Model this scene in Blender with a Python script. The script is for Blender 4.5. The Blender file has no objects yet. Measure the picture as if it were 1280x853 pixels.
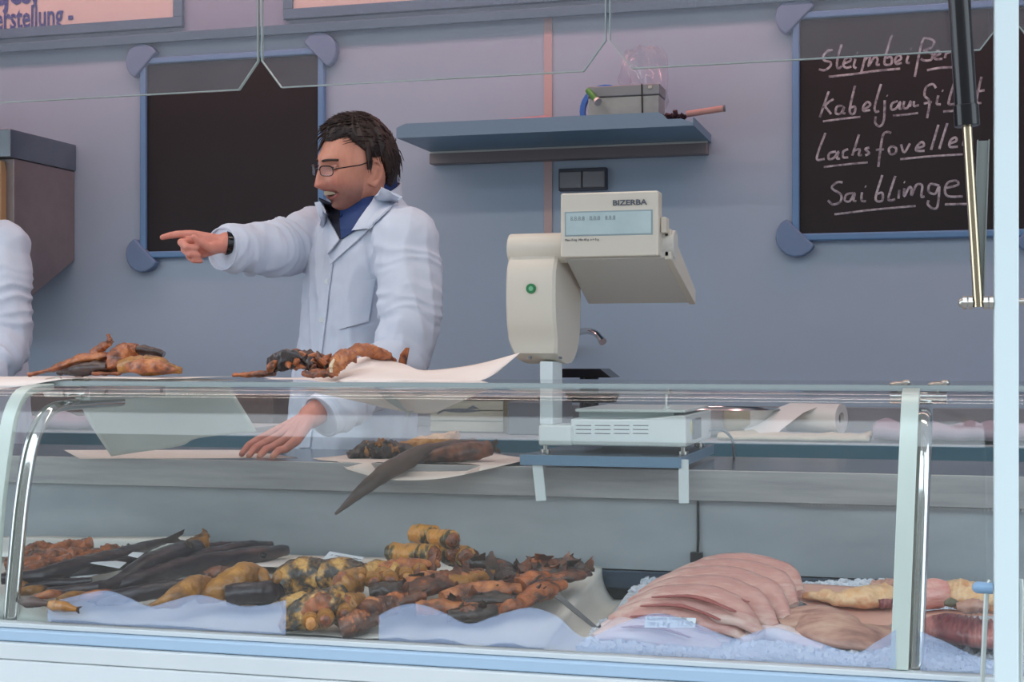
import bpy, bmesh, math, random
import numpy as np
from mathutils import Vector, Matrix, noise
from mathutils.bvhtree import BVHTree
random.seed(7)
SC = bpy.context.scene
COL = SC.collection
pi = math.pi

# ------------------------------------------------------------ camera, world, lights, exposure
EYE = 1.17                      # eye height over the stall floor
YAW = math.radians(15.8)
F = 1850.0                      # focal length in pixels of the 1280 wide frame
HZ = 447.0                      # horizon row
cam_d = bpy.data.cameras.new('camera'); cam = bpy.data.objects.new('camera', cam_d); COL.objects.link(cam)
cam.location = (0, 0, EYE); cam.rotation_euler = (pi/2, 0, YAW)
cam_d.sensor_width = 36; cam_d.lens = 36*F/1280; cam_d.shift_y = (HZ-426.5)/1280
cam_d.clip_start = .05
SC.camera = cam
SC.view_settings.view_transform = 'Standard'; SC.view_settings.look = 'None'
SC.view_settings.gamma = 1; SC.view_settings.exposure = 0.0
SC.view_settings.use_curve_mapping = False
W = bpy.data.worlds.new('sky'); SC.world = W; W.use_nodes = True
wn = W.node_tree; bg = wn.nodes['Background']
bg.inputs[0].default_value = (.80, .90, 1, 1); bg.inputs[1].default_value = 3.1

def area_light(name, loc, rot, sx, sy, power, col):
    d = bpy.data.lights.new(name, 'AREA'); d.shape = 'RECTANGLE'; d.size = sx; d.size_y = sy
    d.energy = power; d.color = col
    o = bpy.data.objects.new(name, d); COL.objects.link(o); o.location = loc; o.rotation_euler = rot
    return o
# two tube lamps under the stall ceiling (their housings are built below)
area_light('tube_light_rear', (-1.4, 4.35, 2.62), (math.radians(25), 0, 0), 5.0, .10, 11, (1, .36, .40))
area_light('tube_light_front', (-1.4, 2.95, 2.62), (0, 0, 0), 4.0, .10, 13, (1, .84, .76))

# ------------------------------------------------------------ picture to place helpers
CT, ST = math.cos(YAW), math.sin(YAW)
def P(px, py, Y):
    """the point at depth Y (away from the street) seen at a pixel"""
    u = (px-640)/F; t = Y/(CT+u*ST)
    return Vector((t*(-ST+u*CT), Y, EYE-t*(py-HZ)/F))
def Q(px, py, z):
    """the point at height z (over the stall floor) seen at a pixel"""
    u = (px-640)/F; t = (EYE-z)*F/(py-HZ)
    return Vector((t*(-ST+u*CT), t*(CT+u*ST), z))

# ------------------------------------------------------------ mesh collector
class MB:
    def __init__(s): s.v = []; s.f = []
    def add(s, vs, fs):
        n = len(s.v); s.v += [Vector(p) for p in vs]; s.f += [tuple(i+n for i in f) for f in fs]; return s
    def box(s, a, b, M=None):
        (x0, y0, z0), (x1, y1, z1) = a, b
        vs = [Vector(p) for p in ((x0,y0,z0),(x1,y0,z0),(x1,y1,z0),(x0,y1,z0),(x0,y0,z1),(x1,y0,z1),(x1,y1,z1),(x0,y1,z1))]
        if M: vs = [M @ p for p in vs]
        return s.add(vs, [(0,3,2,1),(4,5,6,7),(0,1,5,4),(1,2,6,5),(2,3,7,6),(3,0,4,7)])
    def prism(s, poly, d, cap=True):
        """poly: 3d points of a flat outline, d: extrusion vector"""
        n = len(poly); d = Vector(d); vs = [Vector(p) for p in poly] + [Vector(p)+d for p in poly]
        fs = [(i, (i+1) % n, (i+1) % n+n, i+n) for i in range(n)]
        if cap: fs += [tuple(range(n))[::-1], tuple(range(n, 2*n))]
        return s.add(vs, fs)
    def tube(s, path, r, n=12, cap=True, sy=1.0, up=None):
        path = [Vector(p) for p in path]; m = len(path)
        rs = r if isinstance(r, (list, tuple)) else [r]*m
        rings = []; N = None
        for i, p in enumerate(path):
            T = (path[min(i+1, m-1)]-path[max(i-1, 0)]).normalized()
            if up is not None: A = T.cross(Vector(up))
            elif N is None: A = T.cross(Vector((0,0,1)) if abs(T.z) < .9 else Vector((0,1,0)))
            else: A = N - T*N.dot(T)
            A.normalize(); N = A; B = A.cross(T).normalized()
            rings.append([p + A*math.cos(2*pi*k/n)*rs[i] + B*math.sin(2*pi*k/n)*rs[i]*sy for k in range(n)])
        return s.rings(rings, cap)
    def rings(s, rings, cap=True, close=True):
        n = len(rings[0]); vs = [p for r in rings for p in r]; fs = []
        for i in range(len(rings)-1):
            for k in range(n if close else n-1):
                a = i*n+k; b = i*n+(k+1) % n
                fs.append((a, b, b+n, a+n))
        if cap and close: fs += [tuple(range(n))[::-1], tuple(range((len(rings)-1)*n, len(rings)*n))]
        return s.add(vs, fs)
    def cyl(s, a, b, r, n=16, r2=None): return s.tube([a, b], [r, r if r2 is None else r2], n)
    def sphere(s, c, r, nu=16, nv=10, sc=(1,1,1)):
        c = Vector(c); rr = []
        for j in range(1, nv):
            th = pi*j/nv
            rr.append([c+Vector((r*sc[0]*math.sin(th)*math.cos(2*pi*k/nu), r*sc[1]*math.sin(th)*math.sin(2*pi*k/nu), r*sc[2]*math.cos(th))) for k in range(nu)])
        n0 = len(s.v); s.rings(rr[::-1], cap=False)
        m = (nv-1)*nu; s.v += [c+Vector((0,0,-r*sc[2])), c+Vector((0,0,r*sc[2]))]
        for k in range(nu):
            s.f.append((n0+(k+1) % nu, n0+k, n0+m)); s.f.append((n0+m-nu+k, n0+m-nu+(k+1) % nu, n0+m+1))
        return s
    def grid(s, rows):
        n = len(rows[0]); vs = [p for r in rows for p in r]
        return s.add(vs, [(i*n+k, i*n+k+1, (i+1)*n+k+1, (i+1)*n+k) for i in range(len(rows)-1) for k in range(n-1)])
    def sheet(s, rows, th):
        """a thin solid sheet from a grid of points"""
        R = len(rows); n = len(rows[0]); T = []
        for i in range(R):
            for k in range(n):
                du = rows[i][min(k+1, n-1)]-rows[i][max(k-1, 0)]; dv = rows[min(i+1, R-1)][k]-rows[max(i-1, 0)][k]
                nn = du.cross(dv)
                T.append(rows[i][k] + (nn.normalized() if nn.length > 1e-12 else Vector((0,0,1)))*th)
        o = len(s.v); s.grid(rows); m = R*n
        s.v += T
        for i in range(R-1):
            for k in range(n-1):
                a = o+m+i*n+k; s.f.append((a+n, a+n+1, a+1, a))
        rim = [(0,k) for k in range(n)] + [(i,n-1) for i in range(1,R)] + [(R-1,k) for k in range(n-2,-1,-1)] + [(i,0) for i in range(R-2,0,-1)]
        for j in range(len(rim)):
            a = rim[j][0]*n+rim[j][1]; b = rim[(j+1) % len(rim)][0]*n+rim[(j+1) % len(rim)][1]
            s.f.append((o+b, o+a, o+m+a, o+m+b))
        return s

def world_origin(o):
    p = Vector((0,0,0))
    while o is not None: p = p + o.location; o = o.parent
    return p
def obj(name, mb, m, parent=None, smooth=True, bevel=0, seg=2, label=None, auto=40, sub=0):
    me = bpy.data.meshes.new(name)
    if parent is None:
        xs = [p.x for p in mb.v]; ys = [p.y for p in mb.v]; org = Vector(((min(xs)+max(xs))/2, (min(ys)+max(ys))/2, min(p.z for p in mb.v)))
    else: org = world_origin(parent)
    me.from_pydata([p-org for p in mb.v], [], mb.f)
    bm = bmesh.new(); bm.from_mesh(me); bmesh.ops.recalc_face_normals(bm, faces=bm.faces); bm.to_mesh(me); bm.free()
    me.materials.append(m)
    if smooth:
        me.polygons.foreach_set('use_smooth', [True]*len(me.polygons))
        if auto < 180: me.set_sharp_from_angle(angle=math.radians(auto))
    me.update()
    o = bpy.data.objects.new(name, me); COL.objects.link(o)
    if parent is None: o.location = org
    else: o.parent = parent
    if bevel:
        b = o.modifiers.new('bevel', 'BEVEL'); b.width = bevel; b.segments = seg; b.limit_method = 'ANGLE'; b.angle_limit = math.radians(35); b.harden_normals = True
    if sub:
        b = o.modifiers.new('sub', 'SUBSURF'); b.levels = sub; b.render_levels = sub
    if label: o['label'] = label
    return o
def tag(o, label, cat, group=None, kind=None):
    o['label'] = label; o['category'] = cat
    if group: o['group'] = group
    if kind: o['kind'] = kind
    return o
def thing(name, label, cat, loc, group=None):
    o = bpy.data.objects.new(name, None); COL.objects.link(o); o.location = loc; o.empty_display_size = .05
    return tag(o, label, cat, group)
def struct(name, mb, m, **k):
    o = obj(name, mb, m, **k); o['kind'] = 'structure'; return o

# ------------------------------------------------------------ materials
def lin(c):
    return tuple((x/255/12.92 if x/255 <= .04045 else ((x/255+.055)/1.055)**2.4) for x in c)
def mat(name, c, rough=.5, metal=0.0, c2=None, c3=None, scale=10, bump=0.0, bscale=None, stretch=(1,1,1), lo=.35, hi=.65, trans=0, sss=0, coat=0, detail=5, emit=0, spec=None, vor=0):
    m = bpy.data.materials.new(name); m.use_nodes = True; n = m.node_tree; b = n.nodes['Principled BSDF']
    b.inputs['Base Color'].default_value = (*lin(c), 1); b.inputs['Roughness'].default_value = rough; b.inputs['Metallic'].default_value = metal
    if spec is not None: b.inputs['Specular IOR Level'].default_value = spec
    if coat: b.inputs['Coat Weight'].default_value = coat; b.inputs['Coat Roughness'].default_value = .25
    if sss: b.inputs['Subsurface Weight'].default_value = sss; b.inputs['Subsurface Radius'].default_value = (.012,.005,.003); b.inputs['Subsurface Scale'].default_value = 1
    if emit: b.inputs['Emission Color'].default_value = (*lin(c), 1); b.inputs['Emission Strength'].default_value = emit
    tc = n.nodes.new('ShaderNodeTexCoord'); mp = n.nodes.new('ShaderNodeMapping'); mp.inputs['Scale'].default_value = stretch
    n.links.new(tc.outputs['Object'], mp.inputs[0])
    if c2:
        t = n.nodes.new('ShaderNodeTexNoise'); t.inputs['Scale'].default_value = scale; t.inputs['Detail'].default_value = detail; t.inputs['Roughness'].default_value = .6
        r = n.nodes.new('ShaderNodeValToRGB'); e = r.color_ramp.elements
        e[0].position = lo; e[0].color = (*lin(c), 1); e[1].position = hi; e[1].color = (*lin(c2), 1)
        if c3: x = e.new((lo+hi)/2); x.color = (*lin(c3), 1)
        n.links.new(mp.outputs[0], t.inputs[0]); n.links.new(t.outputs[0], r.inputs[0]); n.links.new(r.outputs[0], b.inputs['Base Color'])
    if bump:
        t = n.nodes.new('ShaderNodeTexNoise'); t.inputs['Scale'].default_value = bscale or scale*2; t.inputs['Detail'].default_value = 4
        k = n.nodes.new('ShaderNodeBump'); k.inputs['Strength'].default_value = 1; k.inputs['Distance'].default_value = bump
        n.links.new(mp.outputs[0], t.inputs[0]); n.links.new(t.outputs[0], k.inputs['Height']); n.links.new(k.outputs[0], b.inputs['Normal'])
    if vor:
        t = n.nodes.new('ShaderNodeTexVoronoi'); t.inputs['Scale'].default_value = vor
        k = n.nodes.new('ShaderNodeBump'); k.inputs['Strength'].default_value = .7; k.inputs['Distance'].default_value = .0016; k.invert = True
        n.links.new(mp.outputs[0], t.inputs[0]); n.links.new(t.outputs['Distance'], k.inputs['Height'])
        if bump: n.links.new(b.inputs['Normal'].links[0].from_socket, k.inputs['Normal'])
        n.links.new(k.outputs[0], b.inputs['Normal'])
    return m
def glass_mat(name, tint, haze, hazecol=(200,205,215), ior=1.5, gl=(1,1,1)):
    """a pane: clear, mirror-like at the glass's own Fresnel share, with a diffuse haze for dust and bright reflection"""
    m = bpy.data.materials.new(name); m.use_nodes = True; n = m.node_tree; n.nodes.clear()
    o = n.nodes.new('ShaderNodeOutputMaterial'); T = n.nodes.new('ShaderNodeBsdfTransparent'); T.inputs[0].default_value = (*tint, 1)
    G = n.nodes.new('ShaderNodeBsdfGlossy'); G.inputs['Roughness'].default_value = .02; G.inputs['Color'].default_value = (*gl, 1)
    # Schlick reflectance, the same from either side of the pane
    ge = n.nodes.new('ShaderNodeNewGeometry'); dt = n.nodes.new('ShaderNodeVectorMath'); dt.operation = 'DOT_PRODUCT'
    n.links.new(ge.outputs['Normal'], dt.inputs[0]); n.links.new(ge.outputs['Incoming'], dt.inputs[1])
    def mth(op, a, b):
        k = n.nodes.new('ShaderNodeMath'); k.operation = op
        for i, q in enumerate((a, b)):
            if q is None: continue
            if isinstance(q, float): k.inputs[i].default_value = q
            else: n.links.new(q, k.inputs[i])
        return k.outputs[0]
    ab = mth('ABSOLUTE', dt.outputs['Value'], None); iv = mth('SUBTRACT', 1.0, ab); pw = mth('POWER', iv, 5.0)
    f0 = ((ior-1)/(ior+1))**2
    fo = mth('ADD', mth('MULTIPLY', pw, .9-f0), f0)
    mx = n.nodes.new('ShaderNodeMixShader'); n.links.new(fo, mx.inputs[0]); n.links.new(T.outputs[0], mx.inputs[1]); n.links.new(G.outputs[0], mx.inputs[2])
    D = n.nodes.new('ShaderNodeBsdfDiffuse'); D.inputs[0].default_value = (*lin(hazecol), 1)
    m2 = n.nodes.new('ShaderNodeMixShader'); m2.inputs[0].default_value = haze
    if haze:
        t = n.nodes.new('ShaderNodeTexNoise'); t.inputs['Scale'].default_value = 3; t.inputs['Detail'].default_value = 8
        tc = n.nodes.new('ShaderNodeTexCoord'); n.links.new(tc.outputs['Object'], t.inputs[0])
        mr = n.nodes.new('ShaderNodeMapRange'); mr.inputs[1].default_value = .3; mr.inputs[2].default_value = .7; mr.inputs[3].default_value = haze*.7; mr.inputs[4].default_value = haze*1.3
        n.links.new(t.outputs[0], mr.inputs[0]); n.links.new(mr.outputs[0], m2.inputs[0])
    n.links.new(mx.outputs[0], m2.inputs[1]); n.links.new(D.outputs[0], m2.inputs[2]); n.links.new(m2.outputs[0], o.inputs[0])
    return m

M = {}
M['wall'] = mat('wall_paint', (168,186,204), .45, c2=(162,182,201), scale=1.5, bump=.0004, bscale=6)
M['wallside'] = mat('side_wall_paint', (180,184,200), .6)
M['ceil'] = mat('ceiling_panel', (226,222,226), .6)
M['floor'] = mat('floor_rubber', (78,80,84), .7, c2=(62,64,68), scale=30)
M['ground'] = mat('street_paving', (150,148,145), .8, c2=(120,118,116), scale=4)
M['steel'] = mat('brushed_steel', (186,185,184), .38, .45, c2=(162,162,164), scale=3, stretch=(1,6,14), bump=.0003, bscale=60)
M['steelpanel'] = mat('dull_steel_panel', (178,184,188), .42, .35, c2=(156,163,168), scale=4, stretch=(.6,3,1.6), bump=.0006, bscale=9)
M['steelshade'] = mat('worktop_steel', (140,148,156), .22, .9, c2=(120,128,136), scale=4)
M['chrome'] = mat('chrome', (215,216,214), .10, 1)
M['bolt'] = mat('bolt_metal', (190,186,178), .28, 1)
M['alu'] = mat('anodised_aluminium', (200,206,202), .35, .7)
M['whitelac'] = mat('white_lacquer', (206,211,212), .3, c2=(199,205,207), scale=3)
M['bluelac'] = mat('pale_blue_lacquer', (166,190,212), .3)
M['steelblue'] = mat('steel_blue_lacquer', (92,134,160), .35)
M['steelblue2'] = mat('grey_blue_lacquer', (112,142,168), .35)
M['boardblue'] = mat('board_frame_blue', (104,146,188), .3)
M['boardcap'] = mat('board_cap_blue', (112,138,172), .4)
M['board'] = mat('chalkboard', (19,14,19), .6, c2=(25,20,26), scale=3, stretch=(1,1,.4))
M['chalk'] = mat('chalk', (190,188,194), .9, c2=(110,106,114), scale=70)
M['cream'] = mat('scale_plastic', (212,203,188), .42, bump=.0001, bscale=200)
M['cream2'] = mat('scale_plastic_grey', (206,202,194), .45)
M['creamwhite'] = mat('scale_base_enamel', (214,220,216), .35)
M['lcd'] = mat('display_glass', (176,194,196), .12, c2=(196,212,212), scale=5, coat=.5)
M['dark'] = mat('black_plastic', (22,22,26), .4)
M['black'] = mat('black_lacquer', (16,16,20), .18)
M['greyplastic'] = mat('grey_plastic', (106,110,116), .45)
M['white'] = mat('white_plastic', (222,230,230), .4)
M['green'] = mat('green_sticker', (38,120,70), .5)
M['paper'] = mat('wrapping_paper', (238,226,218), .8, c2=(230,216,208), scale=5, bump=.0008, bscale=12, trans=0)
M['paperw'] = mat('white_waxed_paper', (236,236,232), .7, c2=(222,222,218), scale=5, bump=.001, bscale=12)
M['papergrey'] = mat('pale_grey_waxed_paper', (206,210,204), .55, c2=(194,199,194), scale=4, bump=.001, bscale=9)
M['cloth'] = mat('white_cloth', (224,218,210), .85, c2=(212,205,198), scale=6, bump=.0015, bscale=14)
M['ink'] = mat('blue_ink', (38,52,130), .6)
M['greyink'] = mat('grey_ink', (92,98,106), .7)
M['fishink'] = mat('pale_fish_print', (186,188,186), .8)
M['signcream'] = mat('sign_cream', (206,194,184), .5, c2=(200,188,180), scale=2)
M['tagcard'] = mat('price_card', (236,240,246), .4)
M['coatcloth'] = mat('white_coat_cotton', (208,216,230), .85, c2=(201,210,226), scale=7, bump=.0009, bscale=26)
M['bluejacket'] = mat('blue_quilted_jacket', (24,54,108), .6, bump=.004, bscale=30, stretch=(.4,.4,2))
M['navy'] = mat('navy_lining', (14,18,40), .7)
M['trousers'] = mat('dark_trousers', (40,44,58), .8)
M['hair'] = mat('dark_brown_hair', (44,27,22), .5, c2=(28,16,15), scale=40, stretch=(1,1,.25), bump=.002, bscale=120)
M['eyew'] = mat('eye_white', (225,220,215), .25)
M['eyei'] = mat('eye_iris', (60,45,35), .2)
M['teeth'] = mat('teeth', (176,158,134), .35)
M['frame'] = mat('spectacle_frame', (46,38,40), .3, .5)
M['lens'] = glass_mat('spectacle_lens', (.90,.90,.92), 0, ior=1.25)
M['glass'] = glass_mat('front_pane_glass', (.97,.985,.98), .006, (210,225,222))
M['glasstop'] = glass_mat('shelf_glass', (.95,.97,.96), .015)
M['glasshang'] = glass_mat('screen_glass', (.93,.93,.94), .065, (190,182,190))  # haze carries some dust plus the screens' bright reflection, put in as colour
M['glassedge'] = mat('polished_glass_edge', (150,160,156), .2, trans=0)
M['glassband'] = mat('pale_green_profile', (196,208,200), .35, .15)
M['wave'] = None
m = bpy.data.materials.new('pale_wave_layer'); m.use_nodes = True; n = m.node_tree; b = n.nodes['Principled BSDF']
b.inputs['Base Color'].default_value = (*lin((186,204,236)), 1); b.inputs['Alpha'].default_value = .27; b.inputs['Roughness'].default_value = .25; M['wave'] = m  # see-through pale blue for the wave-edged layer
M['plasticbag'] = glass_mat('clear_film', (.93,.92,.94), .10, (235,225,235))
M['tan'] = mat('tan_board', (176,146,108), .5)
M['brown'] = mat('brown_board', (112,92,84), .6, c2=(96,78,72), scale=6)
M['crate'] = mat('pale_crate_wood', (190,188,170), .7, c2=(168,164,146), scale=6, stretch=(1,1,8))
M['teal'] = mat('teal_lacquer', (74,118,136), .35)
M['tin'] = mat('scratched_tin', (172,176,174), .4, .5, c2=(150,152,152), scale=9)
M['tapeblue'] = mat('blue_tape', (60,120,210), .4)
M['markgreen'] = mat('green_marker', (70,140,60), .4)
M['pinkpaper'] = mat('pink_grey_paper', (206,160,166), .8, c2=(184,140,150), scale=10)
M['darkred'] = mat('dark_red_wrap', (70,34,40), .5, c2=(34,20,30), scale=22)
M['tongs'] = mat('tong_steel', (96,100,106), .35, .8)
M['lampglass'] = mat('lamp_tube', (255,236,214), .4, emit=6)
M['lightcloth'] = mat('folded_cream_cloth', (214,208,184), .85, c2=(200,194,172), scale=8)
M['mauve'] = mat('mauve_cloth', (176,164,176), .85)
M['ice'] = mat('crushed_ice', (224,228,236), .25, c2=(204,210,222), scale=40, bump=.004, bscale=90, coat=.3)
# ============================================================ STRUCTURE
XL, XR, YB, CZ = -5.2, 1.9, 4.70, 2.70
struct('wall_back', MB().box((XL, YB, -.1), (XR, YB+.06, CZ)), M['wall'], smooth=False)
struct('wall_left', MB().box((XL-.06, 2.3, -.1), (XL, YB, CZ)), M['wallside'], smooth=False)
struct('wall_right', MB().box((XR, 2.3, -.1), (XR+.06, YB, CZ)), M['wallside'], smooth=False)
struct('floor', MB().box((XL, 2.2, -.1), (XR, YB, 0)), M['floor'], smooth=False)
struct('ceiling', MB().box((XL-.06, 2.2, CZ), (XR+.06, YB+.06, CZ+.06)), M['ceil'], smooth=False)
o = struct('ground', MB().box((-14, -12, -.62), (14, 9, -.55)), M['ground'], smooth=False)
# unseen house row added behind the camera to darken the panes' reflections
struct('added_facade', MB().box((-16, -11.4, -.55), (16, -11, 6.6)), mat('added_house_fronts', (126,122,118), .8, c2=(98,95,92), scale=.5), smooth=False)
# raised flap of the stall over the street side
struct('roof_flap', MB().prism([(XL, 2.2, CZ+.02), (XL, .75, CZ+.45), (XL, .75, CZ+.49), (XL, 2.2, CZ+.06)], (XR-XL, 0, 0)), M['ceil'], smooth=False)
# cover strip of a panel joint on the back wall
x0 = P(680.5, 300, YB).x; x1 = P(690.5, 300, YB).x
struct('trim_1', MB().box((x0, YB-.006, .95), (x1, YB, CZ)), mat('joint_strip', (196,172,170), .5), smooth=False)
# fascia band at the top of the back wall: a blue grey board edged with a darker rail
zb = EYE+1.125
band = MB().box((XL, YB-.03, zb), (XR, YB, CZ)); struct('trim_2', band, mat('fascia_grey_blue', (138,152,172), .5), smooth=False)
def zat(px, py, Y): return P(px, py, Y).z
z0 = zat(0, 67, YB-.03); z1 = zat(0, 55.5, YB-.03)
struct('trim_3', MB().box((XL, YB-.045, z0), (XR, YB-.03, z1)), mat('fascia_rail_teal', (84,118,138), .4), bevel=.003)
# sign boards on the fascia
RAIL = mat('sign_frame_teal', (82,114,136), .4)
def sign(xa, xb, label, text):
    zlo = zat(0, 49, YB-.04); zhi = CZ-.01; w = .035
    t = thing('sign_board', label, 'sign', (xa, YB-.04, zlo))
    obj('sign_panel', MB().box((xa+w*.5, YB-.04, zlo+w*.5), (xb-w*.5, YB-.03, zhi)), M['signcream'], t, smooth=False)
    obj('sign_frame', MB().box((xa, YB-.05, zlo), (xb, YB-.03, zlo+w)), RAIL, t, smooth=False, bevel=.002)
    obj('sign_frame', MB().box((xa, YB-.05, zlo+w), (xa+w, YB-.03, zhi)), RAIL, t, smooth=False, bevel=.002)
    obj('sign_frame', MB().box((xb-w, YB-.05, zlo+w), (xb, YB-.03, zhi)), RAIL, t, smooth=False, bevel=.002)
    return t
FONT = bpy.data.fonts.load('<builtin>') if False else None
def text(name, s, M4, size, m, parent, ext=.0004, bold=0.0, sx=1.0, align='LEFT', smooth=False):
    c = bpy.data.curves.new(name, 'FONT'); c.body = s; c.size = size; c.extrude = ext; c.offset = bold; c.align_x = align; c.resolution_u = 2
    o = bpy.data.objects.new(name, c); COL.objects.link(o)
    dg = bpy.context.evaluated_depsgraph_get(); me = bpy.data.meshes.new_from_object(o.evaluated_get(dg))
    bpy.data.objects.remove(o); bpy.data.curves.remove(c)
    me.transform(M4 @ Matrix.Diagonal((sx,1,1,1))); me.transform(Matrix.Translation(-world_origin(parent)))
    me.materials.clear(); me.materials.append(m)
    t = bpy.data.objects.new(name, me); COL.objects.link(t); t.parent = parent
    return t
def face_front(p):   # lettering frame on a wall facing the street
    return Matrix.Translation(p) @ Matrix.Rotation(pi/2, 4, 'X')
sA = sign(XL+.6, P(229, 30, YB-.04).x, 'cream sign board with blue lettering, above the left chalkboard and the steel box', '')
text('lettering', 'Herstellung -', face_front(P(-22, 38.5, YB-.043)), .115, M['ink'], sA, bold=.002, sx=.62)
text('lettering', 'Matjes,', face_front(P(-45, 9, YB-.043)), .15, M['ink'], sA, bold=.004, sx=.72)
text('lettering', '-', face_front(P(62, 2, YB-.043)), .15, M['ink'], sA, bold=.004, sx=.72)
sB = sign(P(355, 20, YB-.04).x, P(1010, 20, YB-.04).x, 'blank cream sign board at the top, over the man and the wall shelf', '')

# ------------------------------------------------------------ chalkboards
def chalkboard(xa, xb, zlo, zhi, label):
    Y = YB; t = thing('chalkboard', label, 'chalkboard', ((xa+xb)/2, Y-.02, zlo))
    f = .018
    obj('writing_surface', MB().box((xa, Y-.012, zlo), (xb, Y-.001, zhi)), M['board'], t, smooth=False)
    for a, b in (((xa-f, zlo-f), (xa+f*.3, zhi+f)), ((xb-f*.3, zlo-f), (xb+f, zhi+f)), ((xa, zlo-f), (xb, zlo+f*.3)), ((xa, zhi-f*.3), (xb, zhi+f))):
        obj('frame_rail', MB().box((a[0], Y-.026, a[1]), (b[0], Y-.001, b[1])), M['boardblue'], t, bevel=.006)
    for cx, cz, sx, sz in ((xa, zlo, 1, 1), (xb, zlo, -1, 1), (xa, zhi, 1, -1), (xb, zhi, -1, -1)):
        r = .064; pts = []
        for k in range(11):     # rounded outer corner, the inner side cut off straight
            an = math.radians(118+k*(214/10)); pts.append((cx-sx*.004+sx*math.cos(an)*r, cz-sz*.004+sz*math.sin(an)*r))
        poly = [Vector((x, Y-.036, z)) for x, z in pts]
        # arc from upper inner side round the outer corner to the lower inner side
        obj('corner_cap', MB().prism(poly, (0, .034, 0)), M['boardcap'], t, bevel=.006)
    return t
xa, xb = P(184.5, 200, YB).x, P(402, 200, YB).x
bl = chalkboard(xa, xb, zat(190, 317, YB), zat(190, 80, YB), 'blank chalkboard in a blue frame, behind the pointing man')
xa, xb = P(998, 200, YB).x, P(1291, 200, YB).x
br = chalkboard(xa, xb, zat(1000, 295, YB), zat(1000, 24, YB), 'chalkboard with four handwritten fish names, right of the wall shelf')
def cat_rom(pts, n=5):
    if len(pts) < 3: return pts
    out = []
    for i in range(len(pts)-1):
        p0 = pts[max(i-1, 0)]; p1 = pts[i]; p2 = pts[i+1]; p3 = pts[min(i+2, len(pts)-1)]
        for k in range(n):
            t = k/n
            out.append(tuple(.5*((2*b)+(-a+c)*t+(2*a-5*b+4*c-d)*t*t+(-a+3*b-3*c+d)*t**3) for a, b, c, d in zip(p0, p1, p2, p3)))
    out.append(pts[-1]); return out
L1 = [[(300,160),(270,165),(240,200),(250,225),(285,235),(285,260),(250,285),(215,280)],[(355,125),(335,190),(325,250),(335,275),(355,260)],
 [(365,245),(410,225),(400,205),(375,220),(365,255),(385,270),(415,262)],[(440,215),(430,260),(445,272)],[(448,177),(454,180)],[(500,205),(475,300)],
 [(495,225),(530,195),(520,260),(555,205),(575,215),(570,250),(590,250)],[(663,70),(620,215),(625,250),(660,245),(660,205),(630,210)],
 [(685,235),(720,215),(710,190),(685,215),(690,245),(725,240)],[(765,195),(755,235),(775,240)],[(778,153),(784,157)],
 [(805,325),(850,110),(890,90),(925,110),(905,145),(860,165),(910,185),(905,220),(865,225),(840,215)],[(925,200),(960,185),(950,165),(930,185),(930,215),(975,215)],
 [(1000,165),(990,210)],[(1000,180),(1040,165)],[(275,325),(400,312),(560,290),(715,275)],[(880,285),(960,270),(1040,267),(1100,262)]]
L2 = [[(275,415),(220,575)],[(235,520),(270,485),(305,462)],[(250,505),(290,555)],[(360,505),(325,510),(320,550),(350,550),(370,510),(362,545),(378,552)],
 [(437,380),(405,520),(415,555),(435,545),(437,510),(410,515)],[(485,530),(530,500),(515,480),(490,505),(490,535),(530,530)],[(597,370),(560,500),(565,540),(585,535)],
 [(620,470),(615,590),(590,630),(562,610),(565,570)],[(632,440),(638,443)],[(700,475),(665,490),(660,525),(690,520),(715,480),(710,520),(725,520)],
 [(740,475),(735,515),(760,515),(780,475),(775,510)],[(800,475),(800,505),(830,500)],[(935,395),(915,370),(875,390),(865,440),(895,480),(880,580)],[(860,490),(910,480)],
 [(950,440),(940,490),(965,495)],[(972,410),(980,413)],[(1050,355),(1015,470),(1020,495),(1060,490)],[(1090,470),(1130,450),(1120,430),(1095,455),(1100,490),(1135,485)],
 [(1215,325),(1190,440),(1190,485),(1215,485)],[(1160,420),(1235,408)],[(240,600),(350,585),(470,572)],[(670,565),(750,558),(825,548)],[(980,540),(1100,530)]]
L3 = [[(255,80),(210,200),(205,245),(250,240)],[(320,195),(280,205),(275,240),(305,235),(335,195),(325,235),(345,238)],[(395,180),(365,195),(365,230),(395,230)],
 [(462,90),(420,220)],[(430,190),(465,180),(460,215),(480,215)],[(525,170),(500,180),(525,205),(500,218)],[(660,80),(630,75),(605,110),(580,290)],[(565,185),(615,180)],
 [(665,160),(645,180),(655,210),(685,205),(690,175),(665,160)],[(720,150),(740,200),(775,145)],[(815,175),(860,160),(850,135),(820,160),(815,190),(865,190)],
 [(950,30),(905,185)],[(1005,20),(955,180)],[(1020,145),(1060,130),(1055,108),(1025,125),(1020,165),(1070,165)],[(1110,120),(1100,160)],[(1110,130),(1135,112),(1130,155)],
 [(245,290),(380,274),(515,262)],[(715,242),(900,224),(1100,212)]]
L4 = [[(360,385),(325,385),(295,420),(350,460),(345,505),(300,520),(270,495)],[(425,450),(385,460),(375,495),(405,500),(435,450),(428,495),(445,500)],[(480,445),(478,495),(505,500)],
 [(498,409),(505,412)],[(605,340),(565,470),(575,500),(605,495),(605,450),(575,455)],[(685,345),(645,470),(650,495),(685,490)],[(710,430),(705,485)],[(738,382),(744,385)],
 [(740,420),(740,470),(770,415),(785,425),(785,465),(815,400),(850,405),(845,470),(865,470)],[(955,405),(900,395),(890,440),(930,455),(955,410),(945,530),(915,545),(885,520),(890,495)],
 [(995,420),(1070,400),(1060,375),(1010,385),(990,430),(1010,470),(1100,470)],[(310,582),(560,552),(810,530)],[(990,520),(1125,518)]]
K = 4.923; YC = YB-.0125
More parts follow.
